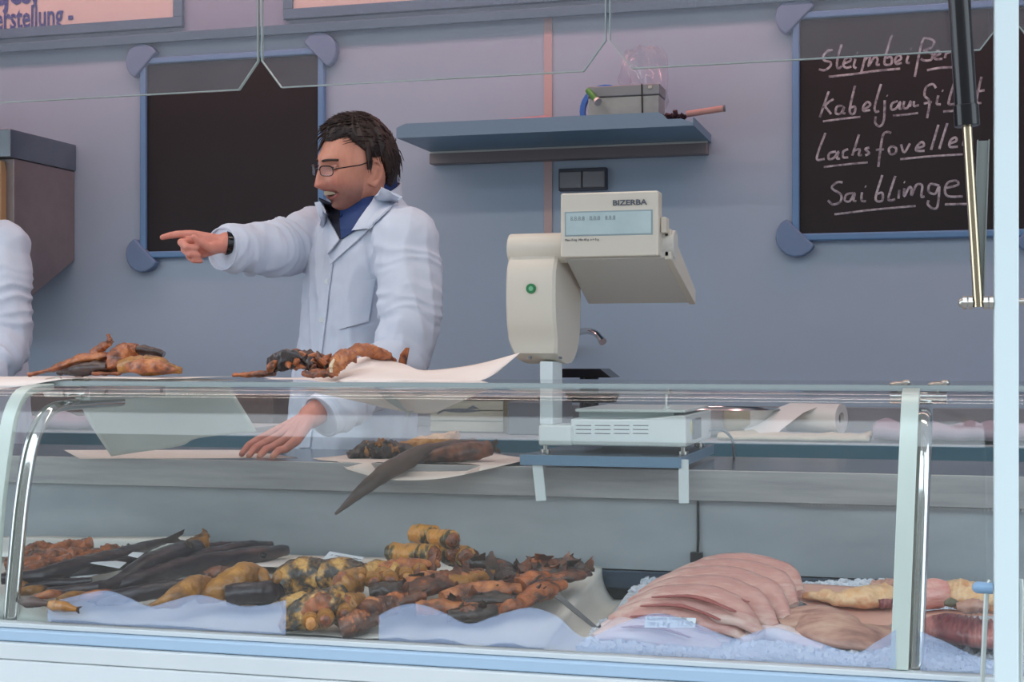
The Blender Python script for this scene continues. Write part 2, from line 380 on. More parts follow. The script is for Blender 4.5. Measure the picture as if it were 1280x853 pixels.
for nm, strokes, oy in (('chalk_writing', L1, 30), ('chalk_writing', L2, 30), ('chalk_writing', L3, 150), ('chalk_writing', L4, 150)):
    mb = MB()
    for s in strokes:
        w = .0036 if len(s) != 3 or s[-1][0]-s[0][0] < 100 else .0032
        pts = [P(980+x/K, oy+y/K, YC) for x, y in s]
        pts = [Vector(p) for p in cat_rom([tuple(p) for p in pts])]
        mb.tube(pts, w, 6, sy=.2, up=(0, 1, 0))
    obj(nm, mb, M['chalk'], br, smooth=True)

# ------------------------------------------------------------ steel box on the left of the back wall
xr = P(94, 200, YB).x; hx = thing('steel_dispenser', 'dull steel box with a tan slanted front, on the wall at the far left', 'wall box', (xr-.3, YB-.2, 1.37))
def yz(pts, x): return [Vector((x, y, z)) for y, z in pts]
obj('cap', MB().prism(yz([(4.30, 1.935), (YB-.002, 1.935), (YB-.002, 1.84), (4.30, 1.84)], xr+.006), (-.62, 0, 0)), M['steelshade'], hx, bevel=.004)
obj('body', MB().prism(yz([(4.33, 1.84), (YB-.002, 1.84), (YB-.002, 1.52), (4.40, 1.36), (4.36, 1.36), (4.33, 1.40)], xr), (-.6, 0, 0)), mat('dull_steel_brownish', (150,142,142), .45, .5, c2=(132,126,128), scale=5), hx, bevel=.004)
obj('slanted_panel', MB().prism(yz([(4.30, 1.83), (4.325, 1.83), (4.40, 1.49), (4.30, 1.49)], xr-.03), (-.5, 0, 0)), M['tan'], hx, bevel=.003)

# ------------------------------------------------------------ wall shelf and what lies on it
xa, xb = P(496, 200, 4.34).x, P(888, 200, YB).x; YS = 4.34
sh = thing('wall_shelf', 'long grey-blue metal shelf on the back wall, right of the man', 'shelf', ((xa+xb)/2, YB-.15, 1.81))
obj('shelf_plate', MB().box((xa, YS, 1.853), (xb, YB-.001, 1.861)), M['steelblue'], sh, bevel=.001)
xc = xb-.055
lip = [(xa, 1.853), (xb, 1.853), (xb, 1.862), (xc+.02, 1.875)] + [(xc-.02-.03*k/4, 1.875+.022*math.sin(k/4*pi/2)) for k in range(5)] + [(xa+.03, 1.897), (xa, 1.885)]
obj('shelf_lip', MB().prism([Vector((x, YS, z)) for x, z in lip], (0, -.004, 0)), mat('shelf_lip_grey_blue', (128,150,172), .4), sh, smooth=False)
obj('back_rail', MB().box((xa, YB-.05, 1.812), (xb-.004, YB-.002, 1.852)), M['brown'] if False else mat('rail_grey', (132,126,128), .45, .4), sh, bevel=.002)
obj('rail_edge', MB().box((xa, YB-.054, 1.846), (xb, YB-.05, 1.852)), M['alu'], sh, smooth=False)
obj('end_cap', MB().box((xb, YS+.0, 1.853), (xb+.003, YB-.002, 1.878)), M['steelblue'], sh, smooth=False)
ZS = 1.861
def onshelf(px, Y): return P(px, 160, Y).x
# tin
a, b = onshelf(735, 4.42), onshelf(824, 4.42)
tn = thing('tin_box', 'scratched grey tin box on the wall shelf', 'box', ((a+b)/2, 4.46, ZS))
ztop = P(780, 108, 4.42).z
obj('tin_body', MB().box((a, 4.42, ZS), (b, 4.52, ztop-.03)), M['tin'], tn, bevel=.004)
obj('tin_lid', MB().box((a-.002, 4.418, ztop-.03), (b+.002, 4.522, ztop+.004)), mat('tin_lid', (140,144,148), .4, .5), tn, bevel=.004)
xs = a+(b-a)*.76
obj('string', MB().tube([(xs, 4.416, ztop+.004), (xs+.002, 4.415, ZS+.05), (xs-.012, 4.415, ZS+.025), (xs-.045, 4.413, ZS+.004)], .0022, 6), M['dark'], tn)
obj('clasp', MB().box((xs+.02, 4.414, ztop-.012), (xs+.032, 4.419, ztop-.002)), M['bolt'], tn, bevel=.001)
# blue tape
c = P(752, 128, 4.455); cc = Vector((P(757, 128, 4.545).x, 4.527, ZS+.082))
rg = [];
mb = MB()
for k in range(29):
    a0 = 2*pi*k/28; d = Vector((math.cos(a0), 0, math.sin(a0)))
    rg.append([cc+d*.081+Vector((0,-.012,0)), cc+d*.081+Vector((0,.012,0)), cc+d*.066+Vector((0,.012,0)), cc+d*.066+Vector((0,-.012,0))])
mb.rings(rg, cap=False)
cc2 = Vector((0, .018, 0))
for i, p in enumerate(mb.v): mb.v[i] = p+cc2
tag(obj('tape_roll', mb, M['tapeblue']), 'blue tape roll standing against the tin box on the wall shelf', 'tape roll')
mk = thing('marker_pen', 'green marker pen sticking out in front of the tin box', 'pen', P(745, 140, 4.37))
obj('barrel', MB().cyl(P(735, 113, 4.40), P(746, 126, 4.372), .009, 14), M['markgreen'], mk)
obj('cap', MB().cyl(P(746, 126, 4.372), P(748, 128, 4.366), .0125, 14), M['alu'], mk)
# crumpled pale paper lying left of the tin
def crumple(rows, amp, sc, seed=0):
    return [[p+Vector((0,0,1))*amp*noise.noise(p*sc+Vector((seed,0,0))) for p in r] for r in rows]
rows = []
for j in range(8):
    r = []
    for i in range(40):
        x = onshelf(560, 4.4)+(onshelf(736, 4.4)-onshelf(560, 4.4))*i/39; h = .008+.042*max(0, math.sin(pi*(i/39)**1.3))*(.4+.6*math.sin(pi*j/7))
        r.append(Vector((x, 4.36+.18*j/7, ZS+.004+h+.02*abs(noise.noise(Vector((x*14, j*.5, 1)))))))
    rows.append(r)
for j in (0, 7):
    for p in rows[j]: p.z = ZS+.006
tag(obj('crumpled_paper', MB().sheet(rows, .002), M['pinkpaper'], auto=180), 'crumpled pinkish paper lying on the wall shelf left of the tin box', 'paper')
# dark wrap right of the tin
mb = MB()
for k in range(16):
    p = Vector((onshelf(828, 4.4)+.062*random.random(), 4.385+.07*random.random(), ZS+.02+.012*random.random()))
    q = p+Vector((random.uniform(-.02,.03), random.uniform(-.01,.01), random.uniform(-.012,.026)))
    mb.tube([p, (p+q)/2+Vector((0,0,.006)), q], [.004, .009, .003], 6)
tag(obj('string_bundle', mb, M['darkred']), 'dark tangled bundle beside the tin box, at the right end of the wall shelf', 'bundle')
rod = thing('wooden_rod', 'thin pinkish rod sticking out past the right end of the wall shelf', 'rod', P(880, 150, 4.43))
pa, pb = P(858, 153, 4.42), P(904, 146, 4.42); pa.z = ZS+.04; pb.z = ZS+.052
obj('shaft', MB().cyl(pa, pb, .0095, 14), mat('pink_wood', (196,148,140), .6), rod)
obj('tip', MB().cyl(pb, pb+(pb-pa).normalized()*.006, .0102, 14), M['greyplastic'], rod)
# clear film bag behind
rows = []
c0 = P(812, 160, 4.56)
for j in range(14):
    r = []
    for i in range(18):
        h = .27*j/13; w = .05+.055*math.sin(pi*j/13*.8)
        x = c0.x-.03+w*(i/17-.4)*1.5; r.append(Vector((x+.02*noise.noise(Vector((i*.4,j*.4,3))), 4.56+.04*noise.noise(Vector((i*.35,j*.35,9)))+.05*math.sin(pi*i/17)*-1, ZS+.002+h)))
    rows.append(r)
tag(obj('clear_bag', MB().sheet(rows, .001), M['plasticbag'], auto=180), 'crumpled clear plastic film standing behind the tin box', 'plastic bag')
# light switch
a, b = P(700, 240, YB), P(760, 210, YB)
sw = thing('double_switch', 'grey double light switch on the back wall above the weighing scale', 'switch', ((a.x+b.x)/2, YB-.01, a.z))
obj('plate', MB().box((a.x, YB-.022, a.z), (b.x, YB-.001, b.z)), mat('switch_plate', (70,74,84), .5), sw, bevel=.003)
xm = (a.x+b.x)/2
for q0, q1 in ((a.x+.006, xm-.002), (xm+.002, b.x-.006)):
    obj('rocker', MB().box((q0, YB-.03, a.z+.008), (q1, YB-.02, b.z-.012)), mat('switch_rocker', (132,134,138), .45), sw, bevel=.003)

# ------------------------------------------------------------ back counter
ZC = .94; YCF = 4.05
bc = thing('back_counter', 'long steel counter along the back wall behind the sellers', 'counter', (-1.6, 4.3, 0))
obj('worktop', MB().box((XL+.01, YCF, ZC-.022), (XR-.01, YB-.012, ZC)), M['steelpanel'], bc, bevel=.002)
obj('front_edge', MB().box((XL+.01, YCF-.012, ZC-.05), (XR-.01, YCF, ZC-.004)), M['teal'], bc, bevel=.002)
obj('upstand', MB().box((XL+.01, YB-.03, ZC), (XR-.01, YB-.002, ZC+.076)), mat('upstand_grey', (150,148,152), .4, .5), bc, bevel=.002)
obj('cabinet', MB().box((XL+.02, YCF+.05, .003), (XR-.02, YB-.02, ZC-.022)), mat('cabinet_grey_blue', (104,118,130), .5), bc, smooth=False)
# wood crate with a fish print
a, b = P(538, 548, 4.30).x, P(629, 548, 4.30).x
cr = thing('wooden_crate', 'pale wooden crate with a fish print, on the back counter left of the scale', 'crate', ((a+b)/2, 4.36, ZC))
for k in range(3):
    obj('board', MB().box((a, 4.30, ZC+.004+k*.033), (b, 4.308, ZC+.034+k*.033)), M['crate'], cr, bevel=.001)
obj('crate_box', MB().box((a+.002, 4.309, ZC+.002), (b-.002, 4.46, ZC+.098)), M['crate'], cr, smooth=False)
obj('corner_post', MB().box((b, 4.302, ZC+.002), (b+.022, 4.46, ZC+.098)), mat('crate_post', (110,100,70), .7), cr, bevel=.001)
obj('lid', MB().box((a-.004, 4.298, ZC+.0985), (b+.10, 4.55, ZC+.106)), M['brown'], cr, bevel=.001)
fp = []
def fish_poly(cx, cz, L, Hh, Y, flip=1):
    up = []; lo = []
    for k in range(13):
        t = k/12; w = Hh*(math.sin(pi*min(1, t*1.02))**.8)*(1-.25*t)
        up.append(Vector((cx+flip*(t-.5)*L, Y, cz+w))); lo.append(Vector((cx+flip*(t-.5)*L, Y, cz-w)))
    return MB().prism(up+lo[::-1], (0, -.0006, 0)), None
mbf = fish_poly((a+b)/2-.015, ZC+.068, (b-a)*.55, .007, 4.2993)[0]
x0 = (a+b)/2-.015-(b-a)*.275
mbf.prism([Vector((x0+.012, 4.2993, ZC+.068)), Vector((x0-.016, 4.2993, ZC+.083)), Vector((x0-.008, 4.2993, ZC+.068)), Vector((x0-.016, 4.2993, ZC+.054))], (0,-.0006,0))
mbf.prism([Vector((x0+.08, 4.2993, ZC+.074)), Vector((x0+.10, 4.2993, ZC+.084)), Vector((x0+.12, 4.2993, ZC+.074))], (0,-.0006,0))
obj('fish_print', mbf, M['greyink'], cr, smooth=False)
a, b = P(634, 548, 4.22).x, P(700, 548, 4.22).x
tag(obj('grey_container', MB().box((a, 4.22, ZC), (b, 4.38, ZC+.10)), M['greyplastic'], bevel=.006), 'grey plastic container on the back counter behind the scale column', 'container')
# black box on a round black holder, standing behind the scale
a, b = P(713, 472, 4.5), P(769, 472, 4.5)
bb = thing('black_box', 'low black slant-sided box held just above the glass, behind the scale', 'box', ((a.x+b.x)/2, 4.5, ZC))
obj('slanted_top', MB().prism([Vector((a.x-.02, 4.44, a.z)), Vector((b.x, 4.44, b.z)), Vector((b.x-.035, 4.44, P(745, 461, 4.5).z)), Vector((a.x-.02, 4.44, P(745, 461, 4.5).z))], (0, .14, 0)), M['black'], bb, bevel=.002)
zz = P(740, 503, 4.5).z
obj('round_base', MB().cyl((a.x+.06, 4.5, ZC), (a.x+.06, 4.5, a.z), .03, 20), M['black'], bb)
obj('tray', MB().tube([(a.x+.07, 4.5, zz), (a.x+.07, 4.5, zz+.03)], [.075, .085], 24), M['dark'], bb)
# tap
fc = thing('curved_tap', 'chrome curved tap on the back wall, behind the scale', 'tap', P(730, 420, YB-.03))
pp = [P(706, 436, 4.66), P(712, 424, 4.62), P(722, 416, 4.57), P(735, 414, 4.52), P(745, 417, 4.49), P(751, 424, 4.47)]
pp = [Vector(p) for p in cat_rom([tuple(p) for p in pp])]
obj('spout', MB().tube(pp, .0105, 14), M['chrome'], fc)
obj('nozzle', MB().cyl(pp[-1], pp[-1]+(pp[-1]-pp[-2]).normalized()*.016, .0125, 14), M['chrome'], fc)
obj('wall_flange', MB().cyl(pp[0], Vector((pp[0].x, YB, pp[0].z)), .02, 16), M['chrome'], fc)
# steel bowl, roll, cloths
c = P(925, 545, 4.3)
bw = MB(); prof = [(.0, ZC+.004), (.10, ZC+.004), (.15, ZC+.04), (.168, ZC+.075), (.176, ZC+.079), (.170, ZC+.083), (.16, ZC+.076), (.14, ZC+.04), (.095, ZC+.01), (0.001, ZC+.01)]
bw.rings([[Vector((c.x-.06+r*1.0*math.cos(2*pi*k/40), 4.33+r*.7*math.sin(2*pi*k/40), z)) for k in range(40)] for r, z in prof[1:]], cap=True)
tag(obj('steel_dish', bw, M['chrome']), 'oval steel dish on the back counter, just right of the scale', 'dish')
ro = thing('paper_roll', 'white paper towel roll lying on the back counter, right of the steel dish', 'paper roll', (0, 0, 0))
pa, pb = P(988, 527, 4.35), P(1052, 528, 4.3); ro.location = (pb.x, pb.y, ZC)
r_ = .042; z_ = ZC+.014+r_
A = Vector((pa.x, 4.36, z_)); B = Vector((pb.x, 4.30, z_))
ax = (B-A).normalized(); s1 = ax.cross(Vector((0,0,1))).normalized(); s2 = s1.cross(ax)
rg = []
for rr, e in ((.018, A), (r_, A), (r_, B), (.018, B), (.018, A)):
    rg.append([e+s1*rr*math.cos(2*pi*k/28)+s2*rr*math.sin(2*pi*k/28) for k in range(28)])
obj('towel', MB().rings(rg, cap=False), M['paperw'], ro)
obj('core', MB().cyl(A, B-ax*.012, .0178, 20), M['greyplastic'], ro)
obj('loose_end', MB().sheet([[A+(B-A)*(i/6)*.7+Vector((0,-.0-.05*j, -.012*j*j+.0)) + s2*(r_*(1-j*.3)) + Vector((-.06*j, 0, 0)) for i in range(7)] for j in range(5)], .0012), M['paperw'], ro)
def slab_cloth(name, x0, x1, y0, y1, z, h, m, label, cat='cloth', seed=1, amp=.012):
    rows = []
    for j in range(12):
        rows.append([Vector((x0+(x1-x0)*i/30, y0+(y1-y0)*j/11, z+h+amp*noise.noise(Vector((i*.25, j*.3, seed))) )) for i in range(31)])
    for j in (0, 11):
        for p in rows[j]: p.z = min(p.z, z+h*.6)
    return tag(obj(name, MB().sheet(rows, -h*.7), m, auto=180), label, cat)
xq = lambda px, Y: P(px, 550, Y).x
slab_cloth('folded_cloth', xq(900, 4.15), xq(1088, 4.15), 4.09, 4.28, ZC+.004, .012, M['lightcloth'], 'folded cream cloth on the back counter in front of the paper roll', seed=3)
slab_cloth('folded_cloth', xq(1092, 4.15), xq(1300, 4.15), 4.09, 4.4, ZC+.01, .035, M['mauve'], 'raised folded cloth on the back counter at the far right', seed=5, amp=.02)
slab_cloth('folded_cloth', xq(45, 4.3), xq(175, 4.3), 4.12, 4.4, ZC+.006, .03, M['mauve'], 'pale folded cloth on the back counter at the far left', seed=8, amp=.03)
a = xq(20, 4.5); b = xq(345, 4.5)
tag(obj('brown_tray', MB().box((a, 4.48, ZC+.0), (b, 4.62, ZC+.105)), M['brown'], bevel=.004), 'long brown board standing on the back counter, left of the man', 'board')
a = xq(245, 4.2); b = xq(330, 4.2)
tag(obj('paper_pad', MB().box((a, 4.12, ZC), (b, 4.4, ZC+.016)), M['papergrey'], bevel=.002), 'flat pad of pale paper on the back counter beside the leaning hand', 'paper pad')

# ============================================================ SELLING COUNTER
YLIP = 3.0; ZL = .941; XA, XB_ = -3.3, 1.3
lc = thing('steel_ledge', 'brushed steel serving ledge behind the glass case', 'worktop', (-1, 3.2, 0))
obj('ledge_top', MB().box((XA, YLIP+.004, ZL-.003), (XB_, 3.42, ZL)), M['steelshade'], lc, smooth=False)
obj('lip', MB().box((XA, YLIP, ZL-.063), (XB_, YLIP+.006, ZL)), M['steel'], lc, bevel=.002)
xs = P(872, 650, YLIP+.02).x
obj('back_panel', MB().box((XA, YLIP+.018, .73), (xs-.0015, YLIP+.024, ZL-.064)), M['steelpanel'], lc, bevel=.001)
obj('back_panel', MB().box((xs+.0015, YLIP+.018, .73), (XB_, YLIP+.024, ZL-.064)), M['steelpanel'], lc, bevel=.001)
obj('panel_core', MB().box((XA, YLIP+.026, 0.003), (XB_, 3.40, ZL-.004)), M['dark'], lc, smooth=False)
obj('dark_channel', MB().box((XA, YLIP+.012, .69), (XB_, YLIP+.022, .728)), mat('channel_blue_black', (50,66,84), .4), lc, bevel=.003)
xs2 = P(1000, 634, YLIP).x
mb = MB()
for k in range(70): mb.box((xs2+.007*k, YLIP+.004, ZL-.0685), (xs2+.007*k+.0035, YLIP+.012, ZL-.0635))
so = obj('seal_teeth', mb, M['steel'], lc, smooth=False)
# cable at the seam
cb = MB().tube([(xs+.002, YLIP+.012, ZL-.066), (xs+.0025, YLIP+.012, .80), (xs+.001, YLIP+.012, .765)], .0028, 8)
cb.box((xs-.012, YLIP+.0, .752), (xs+.012, YLIP+.016, .772))
tag(obj('black_cable', cb, M['dark']), 'thin black cable running down the steel panel joint behind the raw fillets', 'cable')

# case: tray floor, front rail and outer cladding
gc = thing('display_case', 'curved glass fish display case with aluminium posts and pale blue front rail', 'display case', (-.9, 2.6, 0))
obj('tray_floor', MB().box((XA, 2.345, .655), (XB_, YLIP+.011, .668)), M['steelpanel'], gc, smooth=False)
def ext(name, prof, m, bev=.002): return obj(name, MB().prism(yz(prof, XA), (XB_-XA, 0, 0)), m, gc, bevel=bev)
ZR = EYE-.478
ext('glass_seat', [(2.318, ZR-.009), (2.345, ZR-.009), (2.345, ZR), (2.318, ZR)], M['whitelac'])
ext('front_rail', [(2.305, ZR-.031), (2.345, ZR-.031), (2.345, ZR-.0095), (2.305, ZR-.0095)], M['bluelac'], .004)
ext('cladding', [(2.29, ZR-.060), (2.345, ZR-.060), (2.345, ZR-.0315), (2.296, ZR-.0315)], M['whitelac'], .003)
ext('cladding', [(2.275, ZR-.100), (2.345, ZR-.100), (2.345, ZR-.0605), (2.287, ZR-.0605)], M['whitelac'], .003)
ext('cladding', [(2.262, ZR-.125), (2.345, ZR-.125), (2.345, ZR-.1005), (2.286, ZR-.1005)], M['whitelac'], .002)
ext('cladding', [(2.255, -.05), (2.345, -.05), (2.345, ZR-.1255), (2.255, ZR-.1255)], M['whitelac'], .003)
# curved front panes
prof = [(2.333, ZR+.001), (2.338, .80), (2.345, .90), (2.358, .98), (2.368, 1.03), (2.378, 1.065), (2.398, 1.095), (2.43, 1.113), (2.50, 1.118)]
prof = [Vector((0, y, z)) for y, z in prof]
prof = [Vector(p) for p in cat_rom([tuple(p) for p in prof], 3)]
XP1, XP2 = -1.635, -.030
def prof_off(d):
    out = []
    for i, p in enumerate(prof):
        T = (prof[min(i+1, len(prof)-1)]-prof[max(i-1, 0)]).normalized(); N = Vector((0, T.z, -T.y))
        out.append(p+N*d)
    return out
def pane(xa, xb):
    a = prof_off(0); b = prof_off(.006)
    ring = a + b[::-1]
    o = obj('front_pane', MB().prism([p+Vector((xa, 0, 0)) for p in ring], (xb-xa, 0, 0), cap=False), M['glass'], gc, auto=50)
    return o
pane(XA+.01, XP1-.004); pane(XP1+.004, XP2-.004); pane(XP2+.004, XB_-.01)
# posts: flat pale profile at the joint and a chrome tube inside it
for XP, dx, nm in ((XP1, .022, 'l'), (XP2, .018, 'r')):
    a = prof_off(-.002); b = prof_off(.012)
    lean = lambda p: Vector((-.016*max(0, 1-(p.z-.69)/.43), 0, 0))
    rg = [[x+Vector((XP-.014, 0, 0))+lean(x), x+Vector((XP+.013, 0, 0))+lean(x), y+Vector((XP+.013, 0, 0))+lean(x), y+Vector((XP-.014, 0, 0))+lean(x)] for x, y in zip(a, b)]
    obj('joint_profile', MB().rings(rg), M['glassband'], gc, bevel=.0015)
    tp = [(2.365, .672), (2.375, .78), (2.388, .90), (2.408, .99), (2.43, 1.035), (2.465, 1.066), (2.51, 1.076), (2.60, 1.078), (2.72, 1.078)]
    tp = [Vector(p) for p in cat_rom([(XP+dx-.014*max(0, 1-(z-.69)/.4), y, z) for y, z in tp], 4)]
    tb = obj('post_tube', MB().tube(tp, .0105, 16, sy=1.5, up=(1, 0, 0)), M['chrome'], gc)
# top shelf glass
gs = obj('top_shelf', MB().box((XA+.01, 2.505, 1.117), (XB_-.01, 2.965, 1.125)), M['glasstop'], gc, bevel=.001)
obj('shelf_edge', MB().box((XA+.01, 2.5025, 1.1175), (XB_-.01, 2.5045, 1.1245)), mat('polished_edge', (150,160,160), .15, 0, coat=.5), gc, smooth=False)
obj('shelf_edge', MB().box((XA+.01, 2.9655, 1.1175), (XB_-.01, 2.968, 1.1245)), mat('polished_edge_dark', (74,76,90), .2), gc, smooth=False)
# clamps and screws
for XP in (XP1, XP2):
    zc = 1.103
    for s in (-1, 1):
        obj('clamp', MB().cyl((XP+s*.002+.01, 2.545, zc), (XP+s*.046+.01, 2.545, zc), .0105, 16), M['chrome'], gc, bevel=.0015)
        obj('clamp_pin', MB().cyl((XP+s*.031+.01, 2.545, zc), (XP+s*.031+.01, 2.545, 1.1168), .004, 10), M['bolt'], gc)
        mbx = MB().sphere((XP+s*.031+.01, 2.545, 1.1255), .016, 16, 8, (1, .8, .32)).sphere((XP+s*.031+.022, 2.545, 1.1285), .008, 12, 8, (1, 1, .6))
        obj('screw_head', mbx, M['bolt'], gc)
obj('flat_arm', MB().box((XP1+.03, 2.56, 1.085), (XP1+.052, 2.86, 1.1135)), M['alu'], gc, bevel=.002)
for y in (2.62, 2.84): obj('screw_head', MB().cyl((XP1+.052, y, 1.10), (XP1+.0545, y, 1.10), .005, 12), M['greyplastic'], gc)
# short pin through the shelf above the scale platter
pn = P(833, 500, 2.9)
obj('shelf_pin', MB().cyl((pn.x, 2.93, 1.100), (pn.x, 2.93, 1.1168), .003, 8).cyl((pn.x, 2.93, 1.097), (pn.x, 2.93, 1.101), .006, 10), M['bolt'], gc)

# translucent pale blue layer with a wavy top edge on the front panes
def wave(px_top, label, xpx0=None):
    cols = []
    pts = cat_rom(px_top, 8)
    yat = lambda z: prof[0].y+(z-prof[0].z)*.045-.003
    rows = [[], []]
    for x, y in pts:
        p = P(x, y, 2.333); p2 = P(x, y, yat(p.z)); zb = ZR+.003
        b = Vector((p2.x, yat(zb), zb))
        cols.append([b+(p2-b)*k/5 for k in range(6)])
    return obj('wave_layer', MB().sheet([[c[k] for c in cols] for k in range(6)], .0006), M['wave'], gc, auto=180)
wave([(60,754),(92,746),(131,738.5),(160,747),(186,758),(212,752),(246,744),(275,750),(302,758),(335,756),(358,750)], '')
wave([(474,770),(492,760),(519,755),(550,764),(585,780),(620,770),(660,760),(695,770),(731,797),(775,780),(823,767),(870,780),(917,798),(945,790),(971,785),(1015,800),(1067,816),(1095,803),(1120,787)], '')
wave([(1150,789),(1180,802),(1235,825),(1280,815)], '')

# ============================================================ FRAME AND SCREENS IN FRONT
# hanging glass screens
zb_ = P(540, 99, 2.30).z; Yh = 2.30
def hangpane(xa, xb, label):
    ch = .036; zt = CZ-.002
    t = thing('glass_screen', label, 'glass screen', ((xa+xb)/2, Yh, zb_), 'hanging glass screens')
    zc2 = zb_+.047
    poly = [(xa, zc2), (xa+ch, zb_), (xb-ch, zb_), (xb, zc2), (xb, zt), (xa, zt)]
    obj('pane', MB().prism([Vector((x, Yh, z)) for x, z in poly], (0, .006, 0)), M['glasshang'], t, smooth=False)
    e = [Vector((x, Yh-.0005, z)) for x, z in poly]
    mb = MB()
    for i in (0, 1, 2, 5, 3):
        a, b = e[i], e[(i+1) % 6]; d = (b-a).normalized(); nn = Vector((-d.z, 0, d.x))*.0008
        mb.prism([a-nn, b-nn, b+nn, a+nn], (0, .007, 0))
    obj('polished_edge', mb, M['glassedge'], t, smooth=False)
    return t
g1, g2, g3 = P(324.5, 60, Yh).x, P(759.5, 60, Yh).x, 0
wd = g2-g1
hangpane(g1-wd, g1-.0035, 'clear hanging glass screen with chamfered corners, leftmost at the top')
hangpane(g1+.0035, g2-.0035, 'clear hanging glass screen above the man and the wall shelf')
hangpane(g2+.0035, g2+wd-.0035, 'clear hanging glass screen in front of the written chalkboard')
hangpane(g2+wd+.0035, g2+2*wd, 'clear hanging glass screen cut by the right picture edge')
# white post
xp = P(1257.5, 400, 2.20)
wp = thing('white_post', 'white square post standing in front of the case at the right', 'post', (xp.x, 2.2, -.5))
obj('shaft', MB().box((xp.x-.0165, 2.185, -.55), (xp.x+.0165, 2.215, 2.72)), mat('post_white', (214,228,230), .35), wp, bevel=.003)
# gas strut with its bolt
gsr = thing('gas_strut', 'black gas strut with a metal rod and side bracket, before the chalkboard', 'gas strut', P(1221, 380, 2.19))
Yg = 2.19
pt, pm, pb = P(1179, -320, Yg), P(1209, 158, Yg), P(1223, 384, Yg)
obj('cylinder', MB().cyl(pt, pm, .0155, 20).cyl(pm+(pt-pm).normalized()*.03, pm, .0175, 20), M['black'], gsr, bevel=.001)
obj('rod', MB().cyl(pm, pb, .0068, 14), mat('strut_rod', (190,176,150), .2, 1), gsr)
a, b = P(1229, 176, Yg+.02), P(1222, 384, Yg+.02)
d = Vector((.0085, 0, 0))
obj('channel_bracket', MB().prism([a-d, a+d, b+d, b-d], (0, .004, 0)).prism([a-d, a-d*.8, b-d*.8, b-d], (0, -.012, 0)).prism([a+d*.8, a+d, b+d, b+d*.8], (0, -.012, 0)), mat('bracket_steel', (150,156,154), .35, .7), gsr, smooth=False)
ba, bb2 = P(1200, 379, Yg+.003), P(1296, 377, Yg+.003)
mb = MB().cyl(ba+Vector((.006,0,0)), bb2, .0045, 12)
for px in (1206, 1213, 1232, 1239): c = P(px, 378.5, Yg+.003); mb.cyl(c-Vector((.0028,0,0)), c+Vector((.0028,0,0)), .0095, 8)
mb.sphere(ba+Vector((.004,0,0)), .007, 12, 8)
obj('bolt', mb, M['bolt'], gsr)
# thin hook rods at the bottom right
for i, (x1, y1, x2, y2, lb) in enumerate(((1233, 742, 1227, 870, 'thin grey rod with a pale blue knob, left of the white post'), (1277, 738, 1275, 870, 'thin grey rod just right of the white post'))):
    t = thing('hook_rod', lb, 'rod', P(x2, y2, 2.2))
    obj('shaft', MB().cyl(P(x1, y1, 2.2), P(x2, y2, 2.2), .0036, 10), M['alu'], t)
    c = P(x1-3, y1-7, 2.2)
    if i == 0: obj('knob', MB().cyl(c+Vector((-.008,0,0)), c+Vector((.012,0,0)), .0085, 14).sphere(c+Vector((-.008,0,0)), .0085, 14, 8), mat('pale_blue_knob', (128,160,190), .4), t)
    obj('hook', MB().tube([P(x1, y1, 2.2), P(x1+1, y1-10, 2.2), P(x1+5, y1-16, 2.2)] if i == 0 else [P(x1, y1, 2.2), P(x1-1, y1-14, 2.2)], .0036, 10), M['alu'], t)
# tube lamps under the ceiling
for yy, lb in ((4.35, 'long tube lamp under the stall ceiling near the back wall'), (2.95, 'long tube lamp under the stall ceiling above the case')):
    t = thing('tube_lamp', lb, 'lamp', (-1.4, yy, 2.66))
    obj('housing', MB().box((-3.9, yy-.06, 2.665), (1.1, yy+.06, 2.699)), M['whitelac'], t, bevel=.004)
    obj('tube', MB().cyl((-3.8, yy, 2.645), (1.0, yy, 2.645), .013, 12), M['lampglass'], t)
# ============================================================ WEIGHING SCALE
def X(px, Y): return P(px, 400, Y).x
def Z(px, py, Y): return P(px, py, Y).z
pf = thing('scale_platform', 'blue sheet-metal platform under the weighing scale, with two white brackets', 'platform', (X(750, 2.93), 3.1, ZL))
YP = 2.93; zt = Z(750, 570.5, YP); za = Z(750, 583.5, YP)
x0, x1 = X(650, YP), X(850, YP)
x1b = X(902, 3.40)
obj('plate', MB().prism([Vector((x0, YP, zt-.003)), Vector((x1, YP, zt-.003)), Vector((x1+.0, 3.40, zt-.003)), Vector((x0+.02, 3.40, zt-.003))], (0, 0, .003)), mat('platform_dark', (82,100,118), .25, .4), pf, smooth=False)
obj('front_flange', MB().box((x0, YP-.002, za), (x1, YP, zt)), M['steelblue2'], pf, bevel=.0008)
obj('side_flange', MB().box((x1, YP-.002, za), (x1+.002, 3.40, zt)), M['steelblue2'], pf, bevel=.0008)
for pa, pb, pc, pd in (((664,586),(677,586),(682.5,626),(670,627)), ((848,586),(860.5,586),(861,629.5),(848.5,629.5))):
    poly = [P(*q, YP+.004) for q in (pa, pb, pc, pd)]
    zz = zt-.004
    poly = [Vector((poly[0].x, YP+.004, zz)), Vector((poly[1].x, YP+.004, zz)), poly[2], poly[3]]
    obj('bracket', MB().prism(poly, (0, .004, 0)), M['white'], pf, bevel=.0006)
sc = thing('weighing_scale', 'cream shop weighing scale with display head on a column, on the blue platform', 'scale', (X(760, 3.05), 3.15, zt))
C_, C2, CW = M['cream'], M['cream2'], M['creamwhite']
YB0 = 3.02
